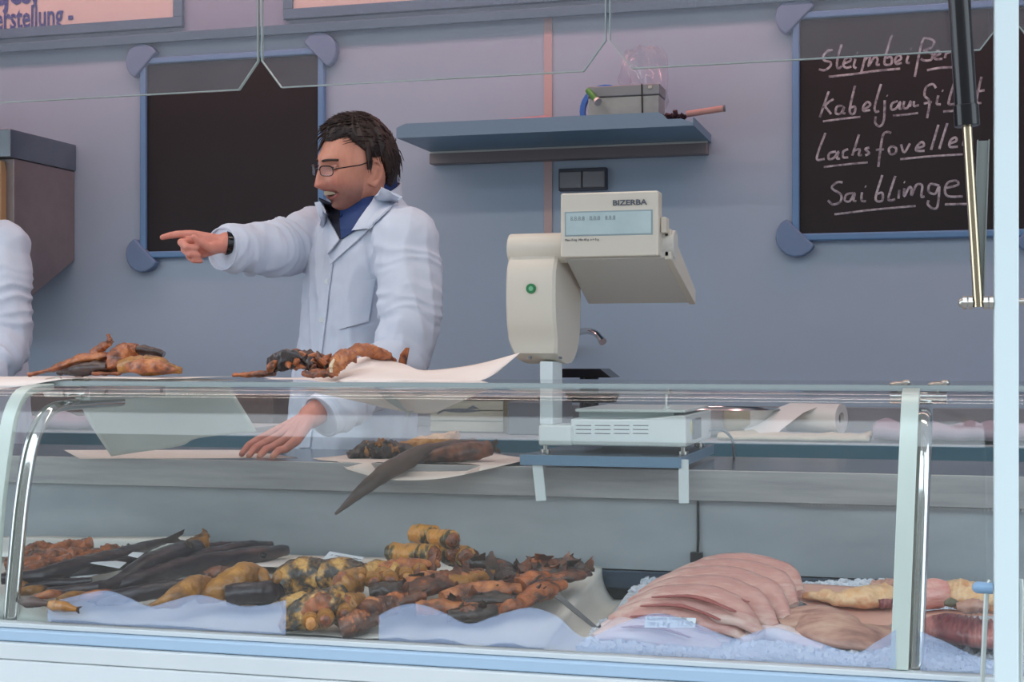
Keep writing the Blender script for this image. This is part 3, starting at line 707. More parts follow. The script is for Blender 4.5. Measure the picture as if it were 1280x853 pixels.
# base: foot block under the column and the long weighing base
xa, xb = X(673, YB0-.02), X(714, YB0-.02)
zb0 = Z(700, 557, YB0); ztb = Z(700, 532, YB0-.02)
obj('column_foot', MB().box((xa, YB0-.02, zb0), (xb, YB0+.10, ztb)), CW, sc, bevel=.004)
xa2, xb2 = X(713, YB0), X(857.5, YB0)
ztp = Z(750, 520, YB0)
obj('base_body', MB().prism([Vector(p) for p in ((xa2, YB0, zb0), (xb2, YB0, zb0), (xb2, YB0, ztp+.003), (xb2-.03, YB0, ztp+.001), (xb2-.09, YB0, ztp-.006), (xb2-.14, YB0, ztp-.007), (xa2, YB0, ztp-.007))], (0, .36, 0)), CW, sc, bevel=.004)
mb = MB()
for r in range(3):
    for c in range(4):
        pxa = 720+c*23.8; y = 531.5+r*5.0
        a = P(pxa, y, YB0); b = P(pxa+19, y+1.4, YB0)
        mb.box((a.x, YB0-.0008, min(a.z, b.z)), (b.x, YB0+.002, max(a.z, b.z)))
obj('vent_slots', mb, M['dark'], sc, smooth=False)
obj('side_connector', MB().box((xb2, 3.10, zb0+.012), (xb2+.006, 3.19, zb0+.055)), M['greyplastic'], sc, bevel=.001)
for y in (3.085, 3.197): obj('warning_label', MB().box((xb2+.0002, y, zb0+.025), (xb2+.0012, y+.012, zb0+.05)), mat('yellow_label', (214,206,96), .5), sc, smooth=False)
zp = Z(790, 512, YB0+.01)
obj('weighing_plate', MB().box((X(720, YB0+.02), YB0+.01, zp-.006), (xb2-.002, YB0+.34, zp)), CW, sc, bevel=.002)
obj('plate_rim', MB().box((xa2+.012, YB0+.03, ztp-.006), (xb2-.03, YB0+.32, zp-.006)), mat('plate_underside', (176,188,188), .4, .3), sc, smooth=False)
c = P(833, 514, YB0+.05)
obj('spirit_pin', MB().cyl((c.x, c.y, zp), (c.x, c.y, zp+.032), .0024, 8).cyl((c.x, c.y, zp), (c.x, c.y, zp+.005), .008, 12), CW, sc)
for px, Y in ((682, YB0+.0), (854, YB0+.02), (850+24, 3.33)):
    x = X(px, Y) if Y < 3.3 else xb2-.02
    obj('foot', MB().cyl((x, Y, zt), (x, Y, zt+.006), .011, 14).cyl((x, Y, zt+.006), (x, Y, zb0), .005, 10), M['bolt'], sc)
# column post
xa, xb = X(674.5, YB0), X(691, YB0)
zh = Z(690, 452, YB0)
obj('column', MB().box((xa, YB0, ztb), (xb, YB0+.085, zh)), M['white'], sc, bevel=.003)
# printer housing: rounded box on the column
YH = 3.00
def s3(px, py, Y=YH): return P(px, py, Y)
side = [(630,292),(636,289.5),(700,289.5)]
# front profile in the Y-Z plane, extruded along X
xl, xr_ = X(633, YH), X(694, YH)
zt_, zm, zl_, zb_2 = Z(660, 290, YH), Z(660, 328, YH), Z(660, 425, YH), Z(660, 448, YH)
# barrel at the top
cy, cz, rr = YH+.043, (zt_+zm)/2, (zt_-zm)/2
obj('paper_barrel', MB().tube([(xl-.004, cy, cz), (X(704, YH), cy, cz)], rr, 32, sy=1.0, up=(0,0,1)), C_, sc, bevel=.004)
pro = [(YH+.012, zm+.006), (YH-.004, zm-.02), (YH-.008, zm-.07), (YH-.004, zm-.12), (YH+.012, zl_), (YH+.03, zb_2), (YH+.16, zb_2-.01), (YH+.22, zl_+.0), (YH+.235, zm-.06), (YH+.22, zm), (YH+.12, zt_-.004), (YH+.05, zt_-.01)]
pro = [(y, z) for y, z in cat_rom(pro+[pro[0]], 3)][:-1]
xr2 = X(694, YH-.005)
# taper towards the bottom like the housing: left edge drifts right
mbh = MB(); rg = []
for k, x in enumerate((xl, xl+.004, xr2-.006, xr2)):
    ins = .006 if k in (0, 3) else 0
    rg.append([Vector((x+(.020*max(0, (zl_-z)/(zl_-zb_2+.02)) if k < 2 else -.004*max(0, (zl_-z)/(zl_-zb_2+.02))), y+(ins if y < YH+.1 else -ins), z)) for y, z in pro])
mbh.rings(rg); obj('housing', mbh, C_, sc, auto=35)
c = P(664, 361, YH-.008); c = Vector((c.x, YH-.011, c.z))
obj('green_sticker', MB().cyl(c, c+Vector((0, .003, 0)), .0105, 24), M['green'], sc, label='round green sticker on the housing')
obj('sticker_mark', MB().cyl(c+Vector((0,-.0006,0)), c, .005, 20, .005), mat('green_pale', (120,180,140), .5), sc)
for px in (662, 700):
    q = P(px, 447, YH+.02); obj('screw', MB().cyl((q.x, YH+.018, q.z-.001), (q.x, YH+.028, q.z-.001), .003, 8), M['greyplastic'], sc)
# display head
YD = 2.985
za, zb3 = Z(760, 321, YD), Z(760, 240, YD)
x0, x1 = X(700.5, YD), X(823, YD)
obj('display_head', MB().box((x0, YD, za), (x1, YD+.045, zb3)), C_, sc, bevel=.0045, seg=3)
a, b = P(706, 296, YD), P(816, 262, YD)
obj('display_window', MB().box((a.x, YD-.0008, a.z), (b.x, YD+.004, b.z)), mat('display_bezel', (150,166,170), .3), sc, bevel=.0006)
obj('display_glass', MB().box((a.x+.003, YD-.0022, a.z+.003), (b.x-.003, YD-.0009, b.z-.003)), M['lcd'], sc, smooth=False)
text('display_digits', '8.8.8.8   8.8.8   8.8.8', face_front(Vector((a.x+.012, YD-.0026, b.z-.019))), .013, mat('lcd_digits', (140,152,152), .6), sc, sx=.9)
text('lettering', 'BIZERBA', face_front(P(765.5, 257, YD-.0014)), .0155, M['greyink'], sc, bold=.0004, sx=1.22)
text('lettering', 'Max 15 kg  Min 40 g  e = 5 g', face_front(P(706, 301.5, YD-.0014)), .0065, M['greyink'], sc, sx=.95)
# body behind the display: slopes down to the seller
def q3(px, py, Y): return P(px, py, Y)
Ya, Yb = YD+.045, YD+.30
fr = [q3(700.5, 322, Ya-.02), q3(834, 320, Ya-.02)]
xL, xR = x0, X(836, YD+.03)
z1, z2 = Z(760, 323, YD+.03), Z(800, 380, Yb)
xLb, xRb = X(735, Yb), X(868, Yb)
th = .075
ring = [Vector((xL, Ya, z1)), Vector((xR, Ya, z1)), Vector((xR, Ya, z1+th*.8)), Vector((xL, Ya, z1+th*.8))]
rb = [Vector((xLb, Yb, z2)), Vector((xRb, Yb, z2)), Vector((xRb, Yb, z2+.03)), Vector((xLb, Yb, z2+.03))]
obj('keyboard_body', MB().rings([ring, rb]), C2, sc, bevel=.004)
# raised edge on the right of the underside
e0 = [Vector((xR-.012, Ya, z1-.003)), Vector((xR+.003, Ya, z1-.003)), Vector((xR+.003, Ya, z1+th*.8)), Vector((xR-.012, Ya, z1+th*.8))]
e1 = [Vector((xRb-.012, Yb, z2-.003)), Vector((xRb+.003, Yb, z2-.003)), Vector((xRb+.003, Yb, z2+.03)), Vector((xRb-.012, Yb, z2+.03))]
obj('side_trim', MB().rings([e0, e1]), C_, sc, bevel=.002)
q = P(829, 273, YD+.05)
obj('hinge_block', MB().box((x1+.001, YD+.02, Z(829, 290, YD)), (x1+.012, YD+.06, Z(829, 270, YD))), C_, sc, bevel=.002)
obj('hinge_barrel', MB().cyl((x1-.02, YD+.07, Z(829, 303, YD)), (X(838, YD), YD+.07, Z(829, 303, YD)), .03, 24), C2, sc, bevel=.003)
# cable of the scale
cbl = MB().tube([Vector(p) for p in cat_rom([(xb2+.004, 3.33, zb0+.02), (xb2+.03, 3.34, zb0+.022), (xb2+.05, 3.36, zb0+.0), (xb2+.052, 3.38, ZL+.006), (xb2+.05, 3.395, ZL+.004)], 5)], .0035, 8)
obj('cable', cbl, M['greyplastic'], sc)

# ============================================================ PAPERS
ZG = 1.1252
def paper_from(name, rows_px, m, label, cat='paper', th=.0006, n=4, jit=.0):
    """rows_px: rows of (px,py,Y)"""
    R = []
    for r in rows_px:
        pts = [tuple(P(*q)) for q in r]; R.append([Vector(p) for p in cat_rom(pts, n)])
    cols = list(zip(*R)); out = [[Vector(p) for p in cat_rom([tuple(x) for x in c], n)] for c in cols]
    rows = list(zip(*out)); rows = [[p+Vector((0, jit*noise.noise(p*9), jit*noise.noise(p*11+Vector((5,0,0))))) for p in r] for r in rows]
    return tag(obj(name, MB().sheet(rows, th), m, auto=180), label, cat)
def flat_paper(name, corners, z, m, label, wav=.002, seed=0, up=True, nx=14, ny=8, lift=None):
    """a sheet on a level surface; corners are (px,py) seen at that level, back-left, back-right, front-right, front-left"""
    c = [Q(px, py, z) if py is not None else None for px, py in corners]
    rows = []
    for j in range(ny+1):
        v = j/ny; r = []
        for i in range(nx+1):
            u = i/nx; p = (c[0]*(1-u)+c[1]*u)*(1-v)+(c[3]*(1-u)+c[2]*u)*v
            e = 4*u*(1-u)*4*v*(1-v)
            p = p+Vector((0, 0, .0006+wav*abs(noise.noise(p*7+Vector((seed,0,0))))*min(1, e+.2)))
            if lift: p.z += lift(u, v)
            r.append(p)
        rows.append(r)
    return tag(obj(name, MB().sheet(rows, -.0005 if False else .0006), m, auto=180), label, 'paper')
def rect_rows(x0, x1, y0, y1, z, wav, seed, nx=24, ny=8, skew=0.0, f=None):
    rows = []
    for j in range(ny+1):
        r = []
        for i in range(nx+1):
            u, v = i/nx, j/ny
            p = Vector((x0+(x1-x0)*u+skew*v, y0+(y1-y0)*v, z)); p.z += .0008+wav*abs(noise.noise(p*6+Vector((seed,0,0))))
            if f: p = f(p, u, v)
            r.append(p)
        rows.append(r)
    return rows
# paper under the left fish group, on the top glass, tip over the front edge
xa, xb = P(-60, 474, 2.9).x, P(292, 474, 2.9).x
def tipf(p, u, v):
    # the near edge forms a corner that hangs a little over the glass edge
    w = 1-v
    p.y = 2.93-(2.93-(2.56-.115*max(0, 1-abs(u-.58)/.42)))*w
    if p.y < 2.50: p.z -= (2.50-p.y)*.38
    p.z += .004*max(0, math.sin(9*u))*w*.8
    return p
tag(obj('wrapping_paper', MB().sheet(rect_rows(xa, xb, 2.56, 2.93, ZG, .004, 3, 40, 14, f=tipf), .0006), M['paper'], auto=180), 'wrapping paper on the glass shelf under the left smoked fish', 'paper')
# hanging sheets behind the glass
HY = 2.975
paper_from('hanging_paper', [[(70,477,HY),(120,478,HY),(180,479,HY),(240,480,HY),(287,482,HY)], [(96,500,HY+.002),(150,500,HY+.006),(205,500,HY+.0),(255,500,HY+.004),(297,500,HY)],
   [(112,530,HY+.004),(160,532,HY+.010),(215,530,HY+.004),(270,525,HY+.006),(312,524,HY)], [(139,571,HY+.006),(170,566,HY+.010),(225,558,HY+.006),(248,548,HY+.006),(321,540,HY+.002)]],
   M['papergrey'], 'pale grey sheet of paper hanging behind the glass case at the left', n=4)
# middle sheet: lies under the fish, curls up to a point on the right and sags behind the shelf
Ym = 2.90
mp = paper_from('curled_paper', [[(330,472,Ym),(400,470,Ym),(449,447,Ym),(461,443,Ym),(480,449,Ym),(505,455,Ym),(530,463,Ym),(592,456,Ym),(650,441,Ym)],
   [(345,475,2.80),(405,474,2.80),(438,463,2.78),(465,459,2.78),(490,461,2.80),(520,465,2.8),(550,469,2.8),(596,466,2.82),(640,450,2.88)],
   [(368,478,2.66),(415,478,2.66),(440,476,2.64),(475,477,2.64),(505,476,2.66),(530,476.5,2.7),(565,477,2.72),(600,476,2.76),(622,466,2.84)]],
   M['paper'], 'wrapping paper on the glass shelf under the middle smoked fish, curling up to a point', n=4)
mh = paper_from('hanging_paper', [[(378,484,HY),(430,484,HY),(480,484,HY),(530,484,HY),(580,484,HY),(622,484,HY)], [(392,490,HY+.002),(440,495,HY+.002),(487,499,HY+.006),(532,500,HY+.004),(572,495,HY+.002),(610,488,HY)],
   [(398,492,HY+.004),(446,502,HY+.004),(499,514,HY+.008),(539,517,HY+.006),(567,506,HY+.004),(606,489.5,HY+.002)]],
   M['paper'], 'pinkish wrapping paper with a pale fish print, sagging below the curled sheet', n=4)
def print_on(px, py, Y, L, Hh, parent, rot=0, m=None):
    mb = MB(); c = P(px, py, Y); pts = []
    for k in range(17):
        t = k/16; w = Hh*math.sin(pi*t)**.7*(1-.3*t); pts.append(((t-.5)*L, w))
    pts += [(x, -w) for x, w in pts[::-1]]
    R = math.radians(rot)
    f = lambda x, z: Vector((c.x+x*math.cos(R)-z*math.sin(R), Y, c.z+x*math.sin(R)+z*math.cos(R)))
    mb.prism([f(x, z) for x, z in pts[1:-1]], (0, -.0005, 0))
    mb.prism([f(x, z) for x, z in ((L*.46, 0), (L*.62, Hh*1.1), (L*.58, 0), (L*.62, -Hh*1.1))], (0, -.0005, 0))
    return obj('fish_print', mb, m or M['fishink'], parent, smooth=False)
print_on(487, 497, HY-.004, .10, .011, mh, -38)
print_on(528, 491, HY-.004, .05, .008, mh, 8)
# papers on the steel ledge
flat_paper('ledge_paper', [(80, 563), (310, 563), (372, 573), (100, 574)], ZL, M['paper'], 'flat wrapping paper on the steel ledge under the leaning hand', wav=.004, seed=4)
def liftp(u, v): return .018*max(0, u-.72)/.28*(1-v*.5)
xa, xb = Q(400, 572, ZL).x, Q(655, 566, ZL).x
rows = []
top = [(388,572),(440,562),(520,560),(600,560),(652,568)]; bot = [(391,573),(445,590),(487,600),(560,597),(650,577)]
ta = cat_rom([tuple(Q(*q, ZL+.012)) for q in top], 5); ba_ = []
for (x, y), Yv in zip(bot, (3.06, 2.975, 2.93, 2.93, 3.01)): ba_.append(tuple(P(x, y, Yv)))
ba_ = cat_rom(ba_, 5)
for j in range(9):
    v = j/8; r = []
    for a, b in zip(ta, ba_):
        a = Vector((a[0], max(a[1], 3.25), ZL+.002)); p = a*(1-v)+Vector(b)*v
        if p.y > YLIP-.004: p.z = max(p.z, ZL+.0015)
        r.append(p+Vector((0, 0, .001*noise.noise(p*20))))
    rows.append(r)
tag(obj('ledge_paper', MB().sheet(rows, .0006), M['paper'], auto=180), 'wrapping paper under the smoked eel, drooping over the steel ledge', 'paper')

# ============================================================ FISH
SKIN = {}
SKIN['eel'] = mat('smoked_eel_skin', (50,38,44), .33, c2=(78,56,54), c3=(44,34,42), scale=7, stretch=(1,1,3), bump=.0015, bscale=60, coat=.35)
SKIN['eelbrown'] = mat('smoked_eel_brown', (92,74,66), .5, c2=(72,60,58), scale=8, bump=.0012, bscale=70, coat=.15)
SKIN['golden'] = mat('golden_smoked_skin', (188,130,54), .34, vor=120, c2=(84,54,32), c3=(150,100,44), scale=16, bump=.003, bscale=60, coat=.35)
SKIN['goldscale'] = mat('golden_scaled_skin', (206,158,84), .30, vor=150, c2=(56,46,38), c3=(150,108,54), scale=34, bump=.004, bscale=90, coat=.4, lo=.42, hi=.56)
SKIN['orange'] = mat('orange_smoked_flesh', (190,106,56), .38, c2=(62,36,28), c3=(146,80,44), scale=34, bump=.004, bscale=60, coat=.3)
SKIN['flesh'] = mat('smoked_fillet_flesh', (200,128,76), .4, c2=(84,50,38), c3=(160,92,56), scale=30, bump=.003, bscale=70, coat=.3)
SKIN['roll'] = mat('golden_roll_skin', (220,150,68), .32, vor=170, c2=(70,62,38), c3=(186,136,62), scale=18, stretch=(2.4,1,1), bump=.003, bscale=60, coat=.4, lo=.46, hi=.60)
SKIN['dark'] = mat('charred_dark_skin', (42,34,36), .38, c2=(74,56,50), scale=18, bump=.004, bscale=50, coat=.4)
SKIN['darkred'] = mat('dark_red_smoked', (140,82,54), .4, c2=(48,32,30), c3=(92,54,40), scale=28, bump=.004, bscale=55, coat=.4)
SKIN['raw'] = mat('raw_pink_fillet', (212,164,154), .34, c2=(222,188,176), c3=(196,140,132), scale=9, stretch=(1,3,3), bump=.0015, bscale=26, coat=.4, sss=.12)
SKIN['rawwhite'] = mat('raw_white_fillet', (236,220,220), .35, c2=(226,196,200), scale=8, stretch=(1,5,5), bump=.0015, bscale=40, coat=.4, sss=.12)
SKIN['rawbeige'] = mat('raw_beige_fish', (206,166,144), .38, c2=(150,108,96), c3=(188,140,124), scale=14, stretch=(1,3,3), bump=.002, bscale=40, coat=.35)
SKIN['roe'] = mat('orange_yellow_fillet', (232,178,124), .4, c2=(216,150,104), c3=(238,200,156), scale=30, bump=.003, bscale=90, coat=.4)
SKIN['red'] = mat('dark_red_fillet', (140,66,70), .35, c2=(190,120,114), c3=(112,50,58), scale=9, stretch=(5,1,1), bump=.003, bscale=24, coat=.4)
SKIN['pinkrib'] = mat('ribbed_pink_flesh', (220,140,130), .4, c2=(240,190,180), scale=24, stretch=(1,1,4), bump=.003, bscale=60, coat=.3)
SKIN['fin'] = mat('dried_fin', (84,62,50), .6, c2=(52,40,38), scale=40)
SKIN['yellow'] = mat('yellow_smoked_flesh', (214,158,88), .45, c2=(168,112,62), scale=20, bump=.003, bscale=60, coat=.2)
SKIN['bone'] = mat('pale_bone', (222,200,168), .5)

def interp(lst, t):
    n = len(lst)-1; x = t*n; i = min(int(x), n-1); return lst[i]+(lst[i+1]-lst[i])*(x-i)
def body_mb(path, w, h, n=30, m=16, amp=.0, fr=30, seed=0, roll=0.0, flat=1.0, t0=0, t1=1, off=0.0, ridge=0.0):
    """a body lofted along a path: w, h are half widths and half heights along it"""
    path = [Vector(p) for p in cat_rom([tuple(p) for p in path], 8)]
    L = [0]
    for a, b in zip(path, path[1:]): L.append(L[-1]+(b-a).length)
    def at(t):
        s = t*L[-1]
        for i in range(len(L)-1):
            if s <= L[i+1] or i == len(L)-2:
                q = (s-L[i])/max(1e-9, L[i+1]-L[i]); return path[i]+(path[i+1]-path[i])*min(1, q)
    rings = []
    for i in range(n+1):
        t = t0+(t1-t0)*i/n
        p = at(t); T = (at(min(1, t+.02))-at(max(0, t-.02))).normalized()
        S = T.cross(Vector((0,0,1)))
        if S.length < .05: S = T.cross(Vector((0,1,0)))
        S.normalize(); U = S.cross(T).normalized()
        r_ = roll if not isinstance(roll, (list, tuple)) else interp(roll, t)
        S, U = S*math.cos(r_)+U*math.sin(r_), U*math.cos(r_)-S*math.sin(r_)
        ww, hh = interp(w, t), interp(h, t); rg = []
        for k in range(m):
            a = 2*pi*k/m; ca, sa = math.cos(a), math.sin(a)
            if flat < 1 and sa < 0: sa *= flat
            q = p+U*off+S*ca*ww+U*sa*hh
            if amp: q += (S*ca+U*sa)*amp*(noise.noise(q*fr+Vector((seed*3.1, 0, 0)))*2+1.1*noise.noise(q*fr*2.9+Vector((seed*1.7, 5, 0)))+(.6*noise.noise(q*fr*7) if amp > .0018 else 0))
            if ridge: q += U*ridge*math.sin(t*95)*max(0, sa)
            rg.append(q)
        rings.append(rg)
    return MB().rings(rings)
def fan_mb(p, d, L, Wd, th=.0022, n=7, seed=0, up=Vector((0,0,1)), fork=.25):
    """a jagged tail fin at p pointing along d"""
    d = Vector(d).normalized(); s = d.cross(up).normalized(); s = s.cross(d).normalized(); rn = random.Random(seed)
    top = [p+s*Wd*.18]; bot = [p-s*Wd*.18]
    edge = []
    for k in range(n):
        a = -1+2*k/(n-1); edge.append(p+d*L*(1-fork*(1-abs(a))+rn.uniform(-.12,.12))+s*a*Wd*.5)
    nn = d.cross(s)
    out = [p-s*Wd*.16]+edge+[p+s*Wd*.16]
    out = [q-nn*th/2 for q in out]
    return MB().prism(out, nn*th)
def fish(name, label, cat, group, path, w, h, skin, flesh=None, tail=None, head=None, amp=.002, fr=30, seed=0, n=44, m=24, roll=0.0, flat=1.0, extra=None, ridge=0):
    path = [Vector(p) for p in path]; lo = min(path, key=lambda p: p.z)
    t = thing(name, label, cat, (path[len(path)//2].x, path[len(path)//2].y, lo.z-max(h)), group)
    b = obj('body', body_mb(path, w, h, n, m, amp, fr, seed, roll, flat, ridge=ridge), SKIN[skin], t, auto=60)
    if flesh:
        t0, t1, ro, sc_, sk = flesh
        k = lambda lst, f, lo_=t0, hi_=t1: [interp(lst, lo_+(hi_-lo_)*i/8)*f*(math.sin(pi*min(1, max(0, (i+.35)/8.7)))**.5) for i in range(9)]
        mbf = body_mb_sub(path, w, h, t0, t1, sc_, amp*1.6, fr*1.4, seed+5, ro)
        obj('flesh', mbf, SKIN[sk], t, auto=60)
    if tail:
        a = path[-1]; d = path[-1]-path[-2]
        obj('tail_fin', fan_mb(a-d.normalized()*.006, d, tail[0], tail[1], seed=seed, up=Vector(tail[2]) if len(tail) > 2 else Vector((0,.2,1))), SKIN['fin'], t, smooth=False)
    if head:
        a = path[0]; d = (path[0]-path[1]).normalized()
        obj('head', MB().sphere((0,0,0), 1, 14, 9) if False else body_mb([a-d*head*.3, a+d*head*.35, a+d*head], [w[0]*1.05, max(w[1] if len(w) > 1 else w[0], w[0])*1.0, w[0]*.25], [h[0]*1.05, h[0]*.95, h[0]*.2], 10, m, amp, fr, seed+2), SKIN['dark'], t, auto=60)
    if extra: extra(t)
    return t
def body_mb_sub(path, w, h, t0, t1, sc_, amp, fr, seed, ro):
    """the open flesh side: a narrower body that bulges out of the skin on one side (ro is the side angle)"""
    W = [interp(w, t0+(t1-t0)*i/8)*sc_*(math.sin(pi*(i+.4)/8.8)**.45) for i in range(9)]
    Hh = [interp(h, t0+(t1-t0)*i/8)*.82 for i in range(9)]
    Hh = [x*(math.sin(pi*(i+.4)/8.8)**.45) for i, x in enumerate(Hh)]
    pp = [Vector(p) for p in cat_rom([tuple(p) for p in path], 8)]
    k0, k1 = int(t0*(len(pp)-1)), int(round(t1*(len(pp)-1)))
    seg = pp[k0:k1+1]
    hm = sum(h)/len(h)
    seg = [seg[0], seg[len(seg)//2], seg[-1]] if len(seg) > 3 else seg
    return body_mb([p+Vector((0, -math.sin(ro), math.cos(ro)))*hm*.42 for p in seg], W, Hh, 34, 20, amp, fr, seed)

def F_(*pts): return [Q(x, y, z) if z < 0.9 else P(x, y, z) for x, y, z in pts]
# every food path below is (px, py, z); z < 0.9 is a height over the stall floor, larger values are the depth Y
# ---- on the top glass
Yg2 = 2.74
gA = fish('smoked_fish', 'long smoked fish piece at the far left on the glass shelf', 'smoked fish', 'smoked fish on the glass shelf',
  F_((37,469,Yg2),(75,460,Yg2),(110,450,Yg2),(142,446,Yg2)), [.006,.02,.028,.03], [.004,.009,.013,.012], 'flesh', amp=.003, fr=40, seed=1, flat=.6)
obj('dark_inside', body_mb(F_((75,466,Yg2-.02),(105,462,Yg2-.03),(138,460,Yg2-.03)), [.012,.022,.02], [.006,.014,.012], 18, 12, .003, 40, 2), SKIN['dark'], gA, auto=60)
obj('curled_fin', body_mb(F_((118,444,Yg2),(128,432,Yg2),(136,429,Yg2),(135,418,Yg2)), [.012,.011,.009,.004], [.012,.010,.008,.003], 16, 10, .004, 50, 3), SKIN['flesh'], gA, auto=60)
obj('lower_strip', body_mb(F_((116,467,Yg2-.05),(134,467,Yg2-.05),(150,467,Yg2-.05)), [.006,.010,.006], [.004,.005,.004], 10, 8, .002, 40, 3), SKIN['orange'], gA, auto=60)
gB = fish('smoked_fish', 'rolled smoked fish chunk in the middle of the left group on the glass shelf', 'smoked fish', 'smoked fish on the glass shelf',
  F_((146,462,Yg2-.04),(148,448,Yg2-.03),(158,440,Yg2),(172,438,Yg2)), [.020,.024,.022,.012], [.020,.022,.020,.012], 'flesh', amp=.0035, fr=45, seed=4)
obj('dark_back', body_mb(F_((158,441,Yg2+.01),(180,438,Yg2+.01),(205,443,Yg2+.02)), [.014,.02,.012], [.008,.011,.007], 26, 16, .002, 40, 5), SKIN['dark'], gB, auto=60)
gC = fish('smoked_fish', 'golden cut smoked fillet at the right end of the left group on the glass shelf', 'smoked fish', 'smoked fish on the glass shelf',
  F_((150,458,Yg2-.05),(172,457,Yg2-.05),(200,459,Yg2-.05),(227,464,Yg2-.05)), [.012,.02,.02,.004], [.014,.020,.019,.005], 'golden', amp=.002, seed=6)
obj('cut_flesh', body_mb(F_((158,459,Yg2-.066),(180,458,Yg2-.068),(205,460,Yg2-.068),(221,463,Yg2-.062)), [.006,.010,.010,.004], [.010,.015,.013,.004], 30, 20, .0022, 60, 7), SKIN['flesh'], gC, auto=60)
gD = fish('smoked_fish', 'thin smoked tail strip at the left of the middle group on the glass shelf', 'smoked fish', 'smoked fish on the glass shelf',
  F_((293,469,Yg2),(320,468,Yg2),(343,466,Yg2)), [.010,.013,.012], [.004,.006,.007], 'orange', amp=.002, seed=8)
gE = fish('smoked_fish', 'dark broken smoked fish in the middle of the glass shelf, with ragged orange flesh', 'smoked fish', 'smoked fish on the glass shelf',
  F_((338,461,Yg2),(350,452,Yg2),(375,450,Yg2),(402,456,Yg2),(418,462,Yg2)), [.012,.024,.026,.022,.012], [.012,.018,.019,.017,.012], 'dark', amp=.006, fr=45, seed=9)
mbx = MB(); rn = random.Random(3)
for k in range(30):
    x = rn.uniform(342, 415); y = 445+ .0016*(x-375)**2*.6+rn.uniform(0, 17); a = P(x, y, Yg2-.026+rn.uniform(0, .03)); L_ = rn.uniform(.012,.03)
    d = Vector((rn.uniform(-1,1), rn.uniform(-.4,.1), rn.uniform(-.2,.75))).normalized()*L_
    mbx.tube([a, a+d*.5+Vector((0,0,.002)), a+d], [.006, rn.uniform(.004,.008), .0015], 7)
obj('ragged_flesh', mbx, SKIN['orange'], gE)
obj('lower_flesh', body_mb(F_((378,468,Yg2-.035),(395,467,Yg2-.035),(418,468,Yg2-.035)), [.006,.010,.006], [.006,.009,.005], 12, 8, .003, 50, 3), SKIN['orange'], gE, auto=60)
obj('skin_flap', body_mb(F_((336,466,Yg2-.02),(340,456,Yg2-.02),(350,447,Yg2-.01),(362,444,Yg2-.01)), [.008,.012,.012,.006], [.006,.007,.006,.004], 14, 8, .003, 50, 4), SKIN['orange'], gE, auto=60)
gF = fish('smoked_fish', 'short round smoked fish chunk just left of the paper curl on the glass shelf', 'smoked fish', 'smoked fish on the glass shelf',
  F_((416,468,Yg2-.04),(420,456,Yg2-.04),(430,447,Yg2-.03),(446,446,Yg2-.02)), [.014,.02,.018,.014], [.012,.016,.015,.010], 'flesh', amp=.004, fr=50, seed=11)
obj('bone', body_mb(F_((414,466,Yg2-.062),(414,457,Yg2-.062),(418,449,Yg2-.060)), [.003,.0045,.003], [.003,.004,.002], 8, 8), SKIN['bone'], gF)
gG = fish('smoked_fish', 'smoked fish piece with an upright fin, behind the paper curl on the glass shelf', 'smoked fish', 'smoked fish on the glass shelf',
  F_((434,442,Yg2+.06),(450,437,Yg2+.08),(470,441,2.86),(490,452,2.93)), [.012,.018,.018,.012], [.010,.014,.013,.010], 'flesh', amp=.003, seed=12)
q0 = P(497, 455, 2.94)
obj('upright_fin', MB().prism([P(497,456,2.945), P(500,443,2.945), P(507,434.5,2.945), P(511,435,2.945), P(509,446,2.945), P(507,458,2.945)], (0, .006, 0)), SKIN['orange'], gG, bevel=.001)
# ---- on the ledge
LG = 'smoked fish on the steel ledge'
t = fish('smoked_eel', 'long dark smoked eel hanging over the edge of the steel ledge', 'smoked eel', LG,
  F_((419,643,2.86),(445,620,2.87),(480,592,2.93),(520,571,3.02),(560,562,3.09),(595,556,3.14)), [.003,.013,.0185,.020,.018,.014], [.003,.014,.020,.021,.019,.014], 'eelbrown', amp=.0012, seed=21, n=44)
t = fish('smoked_fish', 'dark rough smoked fish at the left of the ledge paper', 'smoked fish', LG,
  F_((436,571,3.10),(455,563,3.12),(480,563,3.13),(515,562,3.15)), [.010,.022,.024,.015], [.008,.020,.020,.012], 'dark', flesh=(.3,.95,.9,.6,'golden'), amp=.005, fr=50, seed=22)
t = fish('smoked_fish', 'yellow smoked fish strip lying behind the eel on the ledge paper', 'smoked fish', LG,
  F_((482,566,3.15),(515,556,3.19),(548,550,3.2),(572,545,3.2)), [.008,.014,.015,.014], [.008,.013,.013,.012], 'yellow', amp=.004, fr=45, seed=23)
t = fish('smoked_fish', 'thin dark smoked fish at the back of the ledge paper', 'smoked fish', LG,
  F_((500,556,3.24),(525,551,3.25),(552,547,3.25)), [.006,.011,.006], [.006,.010,.005], 'eelbrown', amp=.002, seed=24)
t = fish('smoked_fish', 'plump purple-brown smoked fish at the right of the ledge paper', 'smoked fish', LG,
  F_((518,578,3.02),(545,571,3.04),(575,566,3.06),(598,563,3.09),(612,560,3.11)), [.003,.015,.022,.022,.016], [.003,.014,.020,.022,.018], mat and 'darkred', amp=.002, seed=25, tail=(.03,.035))
